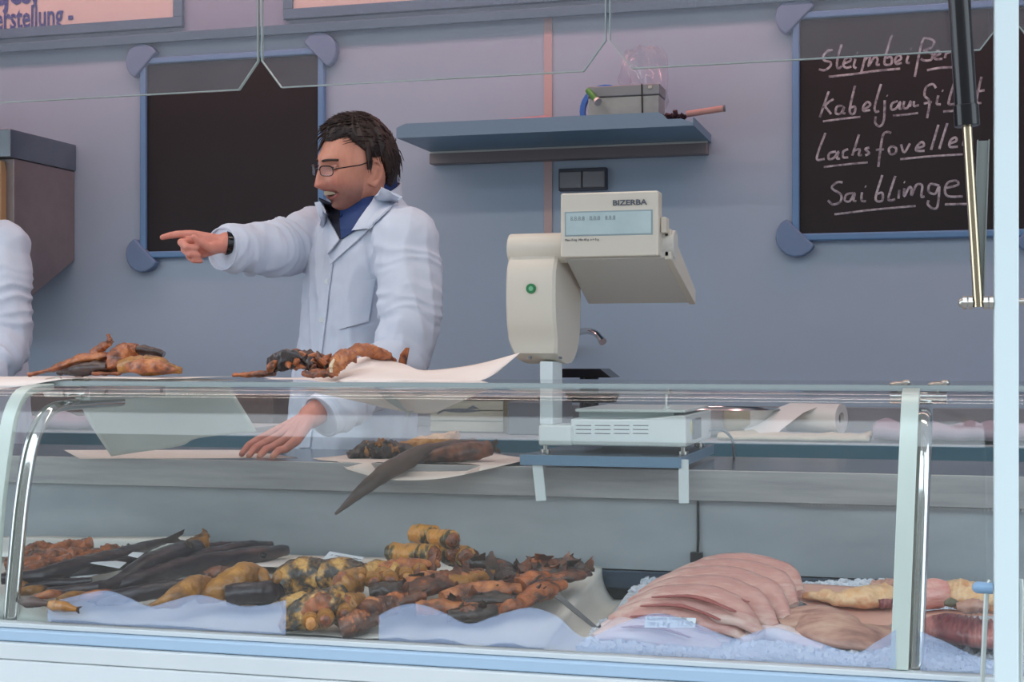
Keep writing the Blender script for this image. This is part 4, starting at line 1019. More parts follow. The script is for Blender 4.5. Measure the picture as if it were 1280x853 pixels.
# ---- tray, left: orange fillets
TL = 'smoked fish in the left of the tray'
n0 = 0
for i, (pts, w, h, lab) in enumerate([
  (((14,722,.745),(50,712,.75),(88,703,.752),(128,693,.755)), [.02,.03,.03,.012], [.008,.012,.012,.005], 'orange smoked strip nearest the glass at the far left of the tray'),
  (((8,706,.75),(40,702,.755),(80,695,.76),(112,690,.762)), [.02,.032,.032,.018], [.010,.014,.013,.008], 'middle orange smoked strip at the far left of the tray'),
  (((12,694,.755),(45,689,.76),(80,686,.765),(112,682,.768)), [.015,.028,.03,.022], [.008,.013,.014,.012], 'hindmost orange smoked strip at the far left of the tray'),
  (((120,692,.76),(150,687,.76),(178,684,.757)), [.010,.018,.006], [.006,.009,.004], 'short red-orange smoked strip behind the long dark eel')]):
    fish('smoked_fillet', lab, 'smoked fillet', TL, F_(*pts), w, h, 'orange', amp=.006, fr=38, seed=30+i, flat=.7)
# dark eels
eels = [
 (((2,724,.745),(50,720,.748),(100,706,.758),(150,694,.765),(205,677,.775)), [.012,.016,.017,.015,.008], 'long dark eel running beside the orange strips'),
 (((60,724,.738),(110,714,.745),(155,703,.752),(215,692,.76)), [.008,.013,.015,.012], 'thin dark eel between the price cards'),
 (((128,735,.738),(150,726,.745),(178,708,.765),(212,694,.775),(246,686,.775)), [.010,.016,.020,.021,.020], 'thick dark eel lying on top with its brown cut end up'),
 (((60,740,.725),(110,738,.730),(165,727,.742),(225,710,.752),(290,699,.757),(340,691,.757),(357,688,.757)), [.009,.014,.018,.021,.021,.020,.012], 'longest dark eel, its blunt head at the right'),
 (((110,748,.722),(165,744,.728),(215,735,.735),(262,729,.737)), [.010,.016,.018,.012], 'dark eel in front, low beside the pale wave'),
 (((225,704,.757),(260,694,.763),(300,686,.765),(338,682,.762)), [.010,.015,.016,.010], 'dark eel at the back, behind the longest eel'),
 (((232,690,.765),(262,686,.768),(296,682,.768)), [.010,.014,.009], 'short dark eel at the very back of the eel pile'),
 (((20,736,.728),(60,731,.734),(115,727,.738)), [.006,.010,.008], 'thin dark eel under the front price card')]
for i, (pts, w, lab) in enumerate(eels):
    def ex(t, i=i):
        if i == 2:
            obj('cut_end', body_mb(F_((240,686,.775),(250,680,.782),(255,668,.80),(253,661,.812)), [.018,.018,.012,.004], [.018,.019,.014,.005], 14, 12, .004, 50, 3), SKIN['golden'], t, auto=60)
            obj('fin', MB().prism([p for p in F_((228,682,2.70),(232,676,2.70),(240,680,2.70),(240,686,2.70))], (0,.004,0)), SKIN['fin'], t, smooth=False)
        if i == 3:
            c = F_((334,690,.772))[0]; obj('eye', MB().sphere(c+Vector((0,-.017,-.006)), .0065, 10, 8), M['black'], t)
        if i == 0:
            c = F_((205,677,.776))[0]; obj('tail_fin', fan_mb(c, (1,.1,.25), .05, .03, seed=2), SKIN['dark'], t, smooth=False)
    fish('smoked_eel', lab, 'smoked eel', TL, F_(*pts), w, [x*.95 for x in w], 'eel', amp=.0012, seed=40+i, n=44, extra=ex)
# small sprats at the front left
rn = random.Random(11)
sp = [((18,742),(60,736)),((40,748),(86,742)),((66,733),(104,727)),((72,752),(112,742)),((96,738),(135,734)),((24,752),(70,757)),((58,756),(96,762)),((100,748),(150,741)),((120,756),(160,748)),((14,735),(40,731))]
labs = ['small brown sprat at the far left, beside the glass post', 'small brown sprat, second from the glass post', 'small golden sprat just below the front price card', 'small brown sprat lying across the middle of the sprat heap',
 'small brown sprat under the right end of the front price card', 'small brown sprat low at the left of the heap', 'small dark sprat lowest in the heap, behind the waxed paper', 'small brown sprat at the right of the heap, next to the eels',
 'small dark sprat at the right, touching the pale wave', 'small reddish sprat topmost at the far left of the heap']
for i, (((a, b), (c, d)), lb) in enumerate(zip(sp, labs)):
    z = .722+.0006*(760-b)*.5
    fish('smoked_sprat', lb, 'smoked sprat', 'sprats in the left of the tray', F_((a,b,z),((a+c)/2,(b+d)/2-1,z+.004),(c,d,z)), [.005,.0105,.0085,.003], [.005,.010,.008,.003], ('golden','eelbrown','flesh')[(i*2) % 3], amp=.0015, seed=60+i, n=16, m=10, tail=(.014,.014))
# golden-brown smoked fish around x 190-345
fish('smoked_fish', 'slim golden-brown smoked fish, left of the two humped ones before the eels', 'smoked fish', TL, F_((188,759,.722),(212,750,.735),(238,736,.748),(262,729,.752)), [.006,.018,.024,.012], [.006,.018,.022,.012], 'golden', amp=.002, seed=71)
fish('smoked_fish', 'plump golden-brown smoked fish, highest before the eels', 'smoked fish', TL, F_((246,748,.728),(272,738,.742),(300,724,.757),(322,722,.757),(334,732,.745)), [.010,.024,.032,.028,.010], [.010,.022,.028,.026,.010], 'golden', amp=.002, seed=72)
fish('smoked_fish', 'dark smoked fish left of the scaly golden pieces', 'smoked fish', TL, F_((284,746,.733),(305,743,.737),(330,741,.737),(348,738,.737)), [.020,.026,.026,.020], [.018,.022,.022,.018], 'eel', amp=.002, seed=73)
fish('smoked_fish', 'brown smoked fish peeping out behind the plump golden one', 'smoked fish', TL, F_((255,722,.75),(275,717,.755),(296,718,.752)), [.010,.017,.010], [.010,.014,.008], 'darkred', amp=.002, seed=74)
# ---- middle: golden scaly pieces
TM = 'golden smoked pieces in the middle of the tray'
gold = [
 (((346,734,.745),(362,724,.757),(385,720,.762),(412,722,.758)), [.016,.030,.034,.024], [.016,.028,.030,.024], 'goldscale', (.0,.3,1.2,.5,'golden'), 'scaly golden smoked piece at the left of the middle heap, dark side to the front'),
 (((395,733,.745),(410,722,.760),(430,718,.765),(452,722,.760)), [.016,.026,.030,.022], [.018,.028,.028,.022], 'goldscale', None, 'scaly golden smoked piece directly under the white price card'),
 (((420,745,.735),(432,733,.752),(448,726,.760)), [.014,.022,.018], [.016,.024,.020], 'golden', (.1,.9,1.2,.6,'orange'), 'golden smoked piece standing on end above the front fish'),
 (((350,787,.700),(378,770,.722),(410,758,.738),(428,752,.742)), [.008,.022,.026,.018], [.008,.024,.030,.024], 'goldscale', (.35,.95,1.35,.75,'orange'), 'large open golden smoked fish in front, pressed to the front glass'),
 (((420,770,.722),(440,757,.735),(455,752,.74)), [.018,.022,.012], [.020,.024,.014], 'golden', (.1,.9,1.3,.7,'orange'), 'ragged orange smoked piece right of the large open fish'),
 (((425,786,.705),(450,778,.715),(474,772,.722)), [.020,.024,.010], [.016,.018,.010], 'darkred', (.1,.8,1.2,.7,'orange'), 'dark red smoked piece in front, left of the second wave'),
 (((455,720,.765),(475,716,.768),(498,720,.764)), [.018,.022,.018], [.018,.020,.018], 'goldscale', (.1,.9,1.3,.6,'flesh'), 'golden smoked piece right of the white price card'),
 (((462,742,.745),(485,738,.750),(505,735,.750)), [.018,.022,.014], [.014,.016,.012], 'dark', (.1,.9,1.2,.6,'fin'), 'dark crumpled smoked piece in the centre of the middle heap'),
 (((455,768,.728),(472,760,.733),(496,756,.736)), [.016,.022,.014], [.014,.018,.012], 'darkred', (.1,.9,1.2,.6,'flesh'), 'brown smoked piece just above the left end of the second wave'),
 (((352,760,.733),(375,756,.737),(402,757,.738)), [.014,.020,.014], [.014,.018,.014], 'goldscale', None, 'scaly smoked piece wedged behind the large open fish in front')]
for i, (pts, w, h, sk, fl, lb) in enumerate(gold):
    fish('smoked_piece', lb, 'smoked fish', TM, F_(*pts), [x*1.16 for x in w], [x*1.16 for x in h], sk, flesh=fl, amp=.0022, fr=42, seed=80+i)
# small cut ends lying in a row
for i, (x, y, z) in enumerate([(436,727,.762),(452,723,.766),(468,728,.762),(489,726,.765),(510,723,.765),(527,718,.768),(408,775,.722),(390,779,.716),(432,768,.728),(480,722,.768)]):
    lb = ['under the right end of the white price card', 'second right of the white price card', 'in the middle of the row of cut ends', 'left of the round cut end pair', 'right one of the round cut end pair', 'at the right of the row, under the long roll', 'in the belly of the large open fish, right', 'in the belly of the large open fish, left', 'above the large open fish, beside the ragged piece', 'behind the row of cut ends'][i]
    a = Q(x, y, z); t = thing('smoked_chunk', 'small golden smoked cut end '+lb, 'smoked fish', a, 'small smoked cut ends')
    obj('skin', body_mb([a+Vector((-.012,.018,.004)), a+Vector((-.004,.006,.002)), a+Vector((.0,-.006,0))], [.014,.015,.013], [.015,.016,.014], 14, 18, .0012, 60, i), SKIN['golden'], t, auto=60)
    obj('flesh', body_mb([a+Vector((0,-.004,0)), a+Vector((.001,-.009,0)), a+Vector((.002,-.012,0))], [.0105,.009,.005], [.0115,.010,.005], 10, 16, .0012, 90, i), SKIN['yellow' if i % 3 == 1 else 'flesh'], t, auto=60)
# rolls
def roll(a, b, r, label, seed, sk='roll'):
    a, b = Vector(a), Vector(b); d = (b-a).normalized()
    t = thing('smoked_roll', label, 'smoked roll', ((a.x+b.x)/2, (a.y+b.y)/2, min(a.z, b.z)-r), 'golden smoked rolls on the middle heap')
    pts = [a+(b-a)*k/4 for k in range(5)]
    obj('skin', body_mb(pts, [r*.93,r*1.02,r,r*1.02,r*.96], [r*.93,r*1.0,r*.97,r*1.02,r*.96], 18, 20, .0022, 40, seed), SKIN[sk], t, auto=50)
    obj('cut_flesh', body_mb([b-d*.002, b+d*.003, b+d*.006], [r*.86, r*.8, r*.5], [r*.86, r*.8, r*.5], 6, 20, .002, 70, seed+1), SKIN['flesh'], t, auto=60)
    s = d.cross(Vector((0,0,1))).normalized(); u = s.cross(d)
    spir = [b+d*.006+s*rr*math.cos(th)+u*rr*math.sin(th) for th, rr in ((k*.5, .002+r*.55*k/24) for k in range(25))]
    obj('spiral', MB().tube(spir, .0016, 6), SKIN['orange'], t)
    return t
r_ = .0185
def PP(x, y, Y): return P(x, y, Y)
roll(PP(516,667,2.78), PP(543,670,2.76), .0185, 'greenish smoked roll, top left of the roll stack', 1, 'roll')
roll(PP(543,672,2.75), PP(566,676,2.70), .0180, 'orange smoked roll, top right of the roll stack', 2)
roll(PP(489,691,2.74), PP(543,694,2.68), .0200, 'long smoked roll with a dark band, bottom left of the stack', 3)
roll(PP(548,691,2.76), PP(566,694,2.71), .0185, 'short smoked roll in the middle of the stack', 4)
roll(PP(572,694,2.78), PP(583,697,2.71), .0200, 'short smoked roll showing its round end, right of the stack', 5)
roll(PP(530,680,2.80), PP(552,682,2.78), .017, 'smoked roll mostly hidden between the upper and lower rolls', 6)
# ---- smoked halves to the right
TR = 'dark smoked halves in the middle of the tray'
hv = [
 (((470,712,.775),(505,708,.778),(545,706,.775)), [.016,.020,.012], [.010,.012,.008], 'flesh', 'orange smoked half right under the long roll'),
 (((490,752,.735),(520,740,.748),(555,728,.757),(600,716,.762)), [.016,.026,.024,.010], [.010,.016,.014,.008], 'darkred', 'long reddish smoked half running up from the centre to the right'),
 (((540,735,.752),(570,727,.757),(605,722,.757),(625,722,.755)), [.014,.020,.018,.012], [.010,.014,.012,.010], 'golden', 'yellowish smoked half above the black one'),
 (((552,748,.742),(590,741,.748),(625,738,.750),(650,738,.748)), [.012,.020,.020,.014], [.010,.014,.014,.010], 'flesh', 'orange-topped smoked half with a black underside'),
 (((555,756,.733),(590,752,.737),(625,750,.739),(648,752,.735)), [.010,.018,.018,.010], [.008,.012,.013,.008], 'dark', 'black smoked half under the orange-topped one'),
 (((520,762,.728),(545,760,.730),(575,759,.731),(598,758,.732)), [.014,.018,.014,.004], [.010,.012,.010,.004], 'flesh', 'pointed orange smoked half just above the second wave'),
 (((560,772,.718),(590,768,.722),(620,764,.725)), [.012,.018,.012], [.010,.014,.010], 'dark', 'dark smoked half lowest in the trough of the wave'),
 (((605,766,.722),(635,757,.730),(660,748,.738)), [.012,.018,.014], [.008,.011,.010], 'orange', 'reddish-orange smoked half above the third wave'),
 (((648,755,.733),(672,743,.742),(700,732,.748)), [.014,.024,.012], [.010,.014,.008], 'orange', 'bright orange smoked half near the cloth edge'),
 (((648,733,.752),(665,727,.757),(684,724,.757)), [.016,.022,.014], [.012,.016,.010], 'orange', 'short orange smoked half in the right of the heap'),
 (((600,703,.775),(625,712,.765),(640,730,.752)), [.010,.022,.014], [.010,.018,.014], 'dark', 'dark smoked head with raised fins, in the right of the heap'),
 (((645,713,.768),(670,708,.773),(696,706,.772)), [.012,.018,.010], [.008,.012,.008], 'darkred', 'dark smoked half with an orange edge, at the back right of the heap'),
 (((660,720,.762),(690,716,.766),(718,716,.763)), [.012,.020,.012], [.008,.012,.008], 'dark', 'dark smoked half second from the cloth corner'),
 (((680,727,.755),(708,722,.760),(736,717,.762)), [.010,.018,.008], [.008,.010,.006], 'darkred', 'smoked half pointing at the cloth corner'),
 (((690,706,.772),(712,706,.772),(735,712,.766)), [.012,.018,.008], [.008,.013,.006], 'dark', 'dark smoked head at the far right of the heap'),
 (((565,700,.777),(590,703,.775),(612,706,.772)), [.012,.020,.012], [.012,.016,.010], 'dark', 'dark smoked piece right of the round roll end'),
 (((505,735,.752),(530,727,.758),(560,722,.760)), [.016,.022,.014], [.012,.015,.010], 'flesh', 'pale brown smoked half in the centre below the rolls'),
 (((470,757,.735),(500,752,.737),(530,746,.742)), [.010,.016,.010], [.010,.014,.010], 'darkred', 'brown smoked half next to the dark crumpled piece')]
for i, (pts, w, h, sk, lb) in enumerate(hv):
    def ex(t, pts=pts, i=i, sk=sk):
        e = F_(pts[-1])[0] if len(pts[-1]) == 3 else None
        rn = random.Random(i)
        pz = F_(*pts); big = i in (10, 14, 11, 15)
        for k in range(4 if big else 3):
            q = rn.random(); a = pz[0].lerp(pz[-1], .1+.8*q); a = a+Vector((rn.uniform(-.01,.01), rn.uniform(-.016,.006), .004))
            a.z = pz[min(len(pz)-1, int(q*len(pz)))].z+.002
            d = Vector((rn.uniform(-1,1), rn.uniform(-.5,.2), rn.uniform(.25,1.0) if big else rn.uniform(.0,.5)))
            f = fan_mb(a, d, rn.uniform(.016,.028), rn.uniform(.026,.044), .0022, 7, seed=i*7+k, up=Vector((1,rn.uniform(-.3,.3),rn.uniform(.2,.8))), fork=.12)
            obj('fin', f, SKIN['fin'] if k % 2 == 0 else SKIN['darkred'], t, smooth=False)
    fish('smoked_half', lb, 'smoked fish', TR, F_(*pts), [x*1.3 for x in w], [x*1.2 for x in h], sk, flesh=(.1,.9,1.25,.62,'orange' if sk in ('dark','darkred') and i % 2 else 'darkred' if sk == 'dark' else 'flesh') if sk != 'orange' else None, amp=.0019, fr=45, seed=100+i, n=36, m=20, extra=ex, flat=.8)

# ============================================================ TRAY LININGS
def base_mesh(name, xs, ys, zf, m, label, cat, th=.004, kind=None, nx=60, ny=24):
    rows = []
    for j in range(ny+1):
        r = []
        for i in range(nx+1):
            x = xs[0]+(xs[1]-xs[0])*i/nx; y = ys[0]+(ys[1]-ys[0])*j/ny
            r.append(Vector((x, y, zf(x, y, i/nx, j/ny))))
        rows.append(r)
    o = obj(name, MB().sheet(rows, -th), m, auto=180); return tag(o, label, cat, kind=kind)
YT0, YT1 = 2.37, 2.985
zl = lambda x, y: .692+.033*(y-YT0)/(YT1-YT0)
# raised base under the smoked goods: its right edge runs back at a slant
xe_b = Q(742, 722, .725).x; xe_f = Q(704, 800, .675).x
def slx(y): return xe_f+(xe_b-xe_f)*(y-YT0)/(YT1-YT0)
rows = []
for j in range(25):
    y = YT0+(YT1-YT0)*j/24; r = []; xe = slx(y)
    for i in range(71):
        u = i/70
        if u < .9: x = -2.2+(xe+2.2)*u/.9; z = zl(x, y)+.012*j/24
        else:
            k = (u-.9)/.1; x = xe+.004+.05*k**2; z = zl(xe, y)+.012*j/24-(.045+.03*j/24)*math.sin(k*pi/2)*.9
        z += .006*noise.noise(Vector((x*9, y*14, 2)))+(.004*math.sin(x*60+y*10) if u > .75 else 0)
        z = max(z, .6705)
        if j == 24: z = max(z, .672)
        r.append(Vector((x, y, z)))
    rows.append(r)
tag(obj('lining_cloth', MB().sheet(rows, -.002), M['cloth'], auto=180), 'white cloth draped over the raised tray under the smoked fish', 'cloth')
tg = MB().prism([Vector((-2.25, 2.39, .669)), Vector((xe_f-.03, 2.39, .669)), Vector((xe_b-.03, 2.95, .669)), Vector((-2.25, 2.95, .669))], (0, 0, .004))
# waxed papers seen at the front and back
tag(obj('waxed_paper', MB().sheet([[Vector((x0_, y_, z_)) for x0_, y_, z_ in r] for r in [[(tuple(P(x, y, Y))) for x, y, Y in rr] for rr in (
   [(-25,735,2.40),(8,745,2.395),(30,752,2.39),(48,760,2.385),(62,768,2.38)], [(-28,755,2.385),(6,760,2.38),(28,764,2.376),(46,770,2.372),(64,772,2.37)], [(-30,779,2.365),(4,776,2.365),(28,777,2.362),(46,778,2.362),(64,779,2.362)])]], .0008), M['papergrey'], auto=180),
   'greyish waxed paper folded up behind the glass, at the lower left corner', 'paper')
def backpaper(px0, px1, py_t, label, m):
    rows = []
    for j in range(6):
        v = j/5; r = []
        for i in range(25):
            u = i/24; px = px0+(px1-px0)*u
            Y = 2.975-.20*v; b = P(px, py_t, 2.975); bz = b.z
            z = bz*(1-v)**1+(zl(0, Y)+.028)*v
            x = P(px, 690, 2.975).x*(Y/2.975)
            r.append(Vector((x, Y, z+.004*noise.noise(Vector((x*8, Y*8, 4))))))
        rows.append(r)
    return tag(obj('lining_paper', MB().sheet(rows, .0008), m, auto=180), label, 'paper')
backpaper(-20, 262, 671, 'white lining paper standing up behind the eels', M['paperw'])
pk = P(460, 697, 2.97)
backpaper(258, 500, 696, 'pale pinkish lining paper behind the price card in the middle', M['paper'])
# crushed ice bed at the right (one countless mass), with grains on it
rnd = random.Random(5)
def icez(x, y):
    v = (y-YT0)/(YT1-YT0)
    return .690+.030*v+.010*noise.noise(Vector((x*7, y*7, 7)))+.035*max(0, v-.72)*max(0, min(1, (x+.36)*5))
rows = []
xi0, xi1 = xe_f+.06, 1.25
for j in range(21):
    y = YT0+(YT1-YT0)*j/20
    rows.append([Vector((xi0+(xi1-xi0)*i/90, y, icez(xi0+(xi1-xi0)*i/90, y))) for i in range(91)])
mb = MB().sheet(rows, -.012)
for k in range(5200):
    x = rnd.uniform(xi0, .35); y = rnd.choice([rnd.uniform(YT0, YT0+.2), rnd.uniform(2.8, 2.98)]); z = icez(x, y)
    s = rnd.uniform(.0025, .006); Mx = Matrix.Translation((x, y, z+s*.3)) @ Matrix.Rotation(rnd.uniform(0, 3), 4, Vector((rnd.random(), rnd.random(), rnd.random()+.1)).normalized())
    mb.box((-s,-s*.8,-s*.7), (s,s*.8,s*.7), Mx)
tag(obj('crushed_ice', mb, M['ice'], smooth=False), 'crushed ice spread in the tray under and around the raw fish', 'ice', kind='stuff')

# ============================================================ RAW FISH
TRW = 'raw fillets fanned out on the ice'
raw = [
 (((838,722,.765),(880,711,.785),(930,709,.79),(975,722,.775),(1000,742,.755)), 'hindmost raw pink fillet of the fan, at the back of the tray'),
 (((815,733,.757),(860,719,.78),(915,716,.785),(965,732,.770),(992,758,.745)), 'second hindmost raw pink fillet of the fan'),
 (((800,744,.75),(845,728,.772),(900,726,.778),(952,744,.762),(984,774,.732)), 'raw pink fillet third from the back, widest in the fan'),
 (((786,754,.742),(832,739,.764),(888,738,.768),(938,756,.752),(968,783,.724)), 'raw pink fillet in the middle of the fan'),
 (((774,764,.735),(818,750,.756),(872,750,.759),(922,768,.742),(950,791,.716)), 'raw pink fillet just behind the price tag'),
 (((762,774,.727),(804,761,.747),(855,761,.75),(903,778,.732),(930,797,.710)), 'raw pink fillet whose middle the price tag covers'),
 (((752,785,.718),(792,774,.733),(838,774,.736),(882,789,.720),(912,803,.704)), 'pale raw fillet in front of the price tag'),
 (((742,797,.709),(780,787,.720),(826,788,.721),(866,800,.708),(900,811,.698)), 'front-most whitish raw fillet at the left of the ice')]
for i, (pts, lb) in enumerate(raw):
    if i >= 5: pts = tuple((x, y, z-(.004 if i == 5 else .008)) for x, y, z in pts)
    sk = 'rawwhite' if i >= 6 else 'raw'
    fish('raw_fillet', lb, 'raw fillet', TRW, F_(*pts), [.010,.034,.040,.036,.010], [.006,.013,.015,.013,.006], sk, amp=.0012, fr=14, seed=200+i, n=36, m=18, roll=[-.3,-.42,-.5,-.6,-.5], flat=.8,
      extra=lambda t, pts=pts, i=i: obj('blood_line', body_mb([p+Vector((0,-.027,.0085)) for p in F_(*pts)][1:-1], [.002,.007,.004], [.0015,.0035,.0015], 24, 8, .0008, 40, i), mat('blood_line', (160,88,84), .4) if i == 0 else bpy.data.materials['blood_line'], t, auto=60))
# white bone beads on the second fillet
mb = MB()
for k in range(12):
    c = P(928+k*2.4, 729+k*2.4, 2.64); mb.sphere(c, .0022, 8, 6)
# pale sheets between the fish on the right
paper_from('pink_paper', [[(968,731,2.80),(1010,730,2.82),(1060,733,2.84),(1120,736,2.85)], [(975,738,2.74),(1020,744,2.70),(1060,752,2.68),(1120,755,2.70)], [(990,746,2.66),(1035,770,2.60),(1068,796,2.53),(1125,776,2.56)]], mat('pink_waxed_paper', (226,178,160), .5, c2=(218,168,152), scale=4, bump=.0008, bscale=9), 'pinkish waxed paper under the orange fillet right of the fan', n=4)
paper_from('pink_paper', [[(1146,766,2.62),(1180,762,2.64),(1215,764,2.66),(1245,766,2.66)], [(1146,778,2.56),(1180,770,2.58),(1215,770,2.6),(1245,770,2.6)]], bpy.data.materials['pink_waxed_paper'], 'pinkish waxed paper above the dark red fillet', n=4)
RW = 'other raw fish on the right'
fish('raw_fish', 'orange-yellow fillet on the pink paper, left of the right-hand post', 'raw fish', RW, F_((1004,745,2.66),(1035,748,2.655),(1070,750,2.65),(1112,744,2.68)), [.006,.028,.04,.034], [.004,.015,.022,.020], 'roe', amp=.003, fr=35, seed=220, flat=.7)
fish('raw_fish', 'pale-orange fish head piece just left of the right-hand post', 'raw fish', RW, F_((1088,738,2.80),(1108,738,2.79),(1135,742,2.78)), [.020,.03,.03], [.015,.022,.02], 'rawbeige', amp=.004, fr=40, seed=221,
  extra=lambda t: obj('gill_flesh', body_mb(F_((1098,755,2.63),(1110,752,2.64),(1124,750,2.65)), [.006,.012,.008], [.005,.010,.006], 12, 10, .003, 60, 3), SKIN['red'], t, auto=60))
fish('raw_fish', 'beige-brown flat fish lying below the pink paper', 'raw fish', RW, F_((975,782,.722),(1005,772,.735),(1045,786,.725),(1085,796,.715),(1120,790,.715)), [.012,.044,.048,.040,.012], [.006,.013,.014,.012,.006], 'rawbeige', amp=.002, fr=20, seed=222, roll=-.35)
fish('raw_fish', 'whitish flat fish low on the ice, behind the sixth wave', 'raw fish', RW, F_((925,802,.700),(955,790,.712),(990,797,.708),(1030,812,.698)), [.010,.024,.026,.008], [.006,.014,.014,.006], 'rawwhite', amp=.002, fr=20, seed=223)
fish('raw_fish', 'pink ribbed fillet just right of the right-hand post', 'raw fish', RW, F_((1148,748,2.62),(1165,744,2.64),(1184,740,2.68)), [.024,.03,.018], [.020,.026,.016], 'pinkrib', amp=.001, seed=224, ridge=.0022)
fish('raw_fish', 'pale yellow-orange fish piece right of the ribbed pink fillet', 'raw fish', RW, F_((1176,744,2.66),(1200,742,2.66),(1225,748,2.65),(1248,752,2.65)), [.018,.036,.034,.024], [.014,.026,.024,.018], 'roe', amp=.005, fr=30, seed=225,
  extra=lambda t: (obj('pale_lump', body_mb(F_((1196,760,2.585),(1215,758,2.585),(1236,762,2.585)), [.010,.018,.010], [.008,.014,.008], 14, 12, .003, 40, 2), SKIN['rawbeige'], t, auto=60), obj('dark_spot', body_mb(F_((1180,755,2.60),(1190,754,2.60),(1198,756,2.60)), [.005,.009,.004], [.004,.007,.003], 10, 8, .002, 40, 2), mat('olive_spot', (110,108,88), .4), t, auto=60)))
fish('raw_fish', 'dark red fillet with rib lines, at the right of the tray', 'raw fish', RW, F_((1146,788,.725),(1175,786,.735),(1210,792,.732),(1262,800,.725)), [.014,.045,.055,.045], [.008,.022,.026,.022], 'red', amp=.001, seed=226, ridge=.0026, n=160, flat=.7)

# ============================================================ PRICE CARDS, TONGS
def card(pts, label, lines, thk=.0012):
    """pts: bottom-left, bottom-right, top-right, top-left as (px,py,Y)"""
    a, b, c, d = [P(*q) for q in pts]
    n = (b-a).cross(d-a).normalized()
    if n.y > 0: n = -n
    t = thing('price_card', label, 'price card', a, 'price cards in the tray')
    obj('card', MB().prism([a, b, c, d], n*-thk), M['tagcard'], t, smooth=False)
    ex_ = (b-a).normalized(); ey = n.cross(ex_).normalized()
    if ey.dot(d-a) < 0: ey = -ey
    for (u, v, s, txt, sx) in lines:
        o_ = a+(b-a)*u+(d-a)*v+n*.0006
        Mx = Matrix((ex_.to_4d(), ey.to_4d(), n.to_4d(), (0,0,0,1))).transposed(); Mx[0][3], Mx[1][3], Mx[2][3] = o_; Mx[3] = (0,0,0,1)
        for r_i in range(3): Mx[r_i][0], Mx[r_i][1], Mx[r_i][2] = ex_[r_i], ey[r_i], n[r_i]
        text('lettering', txt, Mx, s, M['greyink'], t, ext=.0001, sx=sx)
    return t
card([(400,703,2.68),(443,709.5,2.68),(455.5,697,2.75),(412,689.5,2.75)], 'white price card lying tilted on the middle heap', [(.12,.64,.011,'I. Räucherfilet',1.05),(.10,.18,.010,'100 g',1.0),(.46,.12,.016,'2,80',1.0)])
card([(72,721,2.56),(107,722.5,2.56),(128,716,2.64),(87,712.5,2.64)], 'blank-looking price card among the eels, nearest the glass', [(.2,.4,.009,'Räucheraal',1.0)])
card([(113,704.5,2.60),(149,711,2.60),(158,704,2.66),(130,700,2.66)], 'price card among the eels, just behind the nearest one', [(.2,.4,.009,'Aal',1.0)])
card([(160,695,2.62),(172,698,2.62),(180,692,2.66),(166,691,2.66)], 'smallest visible price card, at the back of the eels', [])
card([(805.5,785,2.385),(868.5,785,2.385),(870,773,2.39),(807,770.5,2.39)], 'white price card standing before the fan of raw fillets', [(.04,.62,.0095,'Rotbarschfilet  Kabeljaufilet',.62),(.06,.18,.008,'100 g',1.1),(.36,.14,.011,'Kg   17,90 €',1.1)])
tz = thing('steel_tongs', 'dark steel tongs lying open between the smoked and the raw fish', 'tongs', P(740, 790, 2.50))
def blade(p0, p1, w0, w1, name):
    d = (p1-p0).normalized(); s = d.cross(Vector((0,-.6,.8))).normalized()
    return obj(name, MB().prism([p0-s*w0, p1-s*w1, p1+s*w1, p0+s*w0], Vector((0,-.6,.8))*.0025), M['tongs'], tz, bevel=.0006)
blade(P(696,745,2.56), P(746,787,2.50), .006, .0035, 'blade')
blade(P(746,788,2.50), P(777,766,2.56), .0035, .006, 'blade')
obj('joint', MB().cyl(P(747,789,2.498), P(740,791,2.495), .006, 10), M['chrome'], tz)
blade(P(748,788,2.498), P(722,812,2.46), .003, .004, 'handle')
# ============================================================ PEOPLE
def capsule(mb, a, b, ra, rb, n=16):
    a, b = Vector(a), Vector(b); d = (b-a); L = d.length; d.normalize()
    pts, rs = [], []
    for k in range(5):
        t = pi/2*(1-k/4)*.98; pts.append(a-d*ra*math.sin(t)); rs.append(max(ra*math.cos(t), ra*.03))
    for k in range(5):
        t = pi/2*(k/4)*.98; pts.append(b+d*rb*math.sin(t)); rs.append(max(rb*math.cos(t), rb*.03))
    mb.tube(pts, rs, n)
def chain(mb, pts, rs, n=16):
    for i in range(len(pts)-1): capsule(mb, pts[i], pts[i+1], rs[i], rs[i+1], n)
def remesh(mb, vox, smooth=3, f=.5):
    me = bpy.data.meshes.new('tmp'); me.from_pydata(mb.v, [], mb.f)
    bm = bmesh.new(); bm.from_mesh(me); bmesh.ops.recalc_face_normals(bm, faces=bm.faces); bm.to_mesh(me); bm.free()
    o = bpy.data.objects.new('tmp', me); COL.objects.link(o)
    r = o.modifiers.new('r', 'REMESH'); r.mode = 'VOXEL'; r.voxel_size = vox; r.adaptivity = 0
    if smooth: s = o.modifiers.new('s', 'SMOOTH'); s.iterations = smooth; s.factor = f
    dg = bpy.context.evaluated_depsgraph_get(); m2 = bpy.data.meshes.new_from_object(o.evaluated_get(dg))
    bpy.data.objects.remove(o); bpy.data.meshes.remove(me)
    return m2
def put_mesh(name, me, m, parent):
    me.transform(Matrix.Translation(-world_origin(parent))); me.materials.clear(); me.materials.append(m)
    me.polygons.foreach_set('use_smooth', [True]*len(me.polygons)); me.name = name
    o = bpy.data.objects.new(name, me); COL.objects.link(o); o.parent = parent; return o
def displace(me, fn):
    n = len(me.vertices); co = np.empty(n*3, 'f'); me.vertices.foreach_get('co', co); co = co.reshape(-1, 3)
    no = np.empty(n*3, 'f'); me.vertex_normals.foreach_get('vector', no); no = no.reshape(-1, 3)
    d = np.array([fn(Vector(p.tolist()), Vector(q.tolist())) for p, q in zip(co, no)], 'f')
    co += no*d[:, None]; me.vertices.foreach_set('co', co.ravel()); me.update()

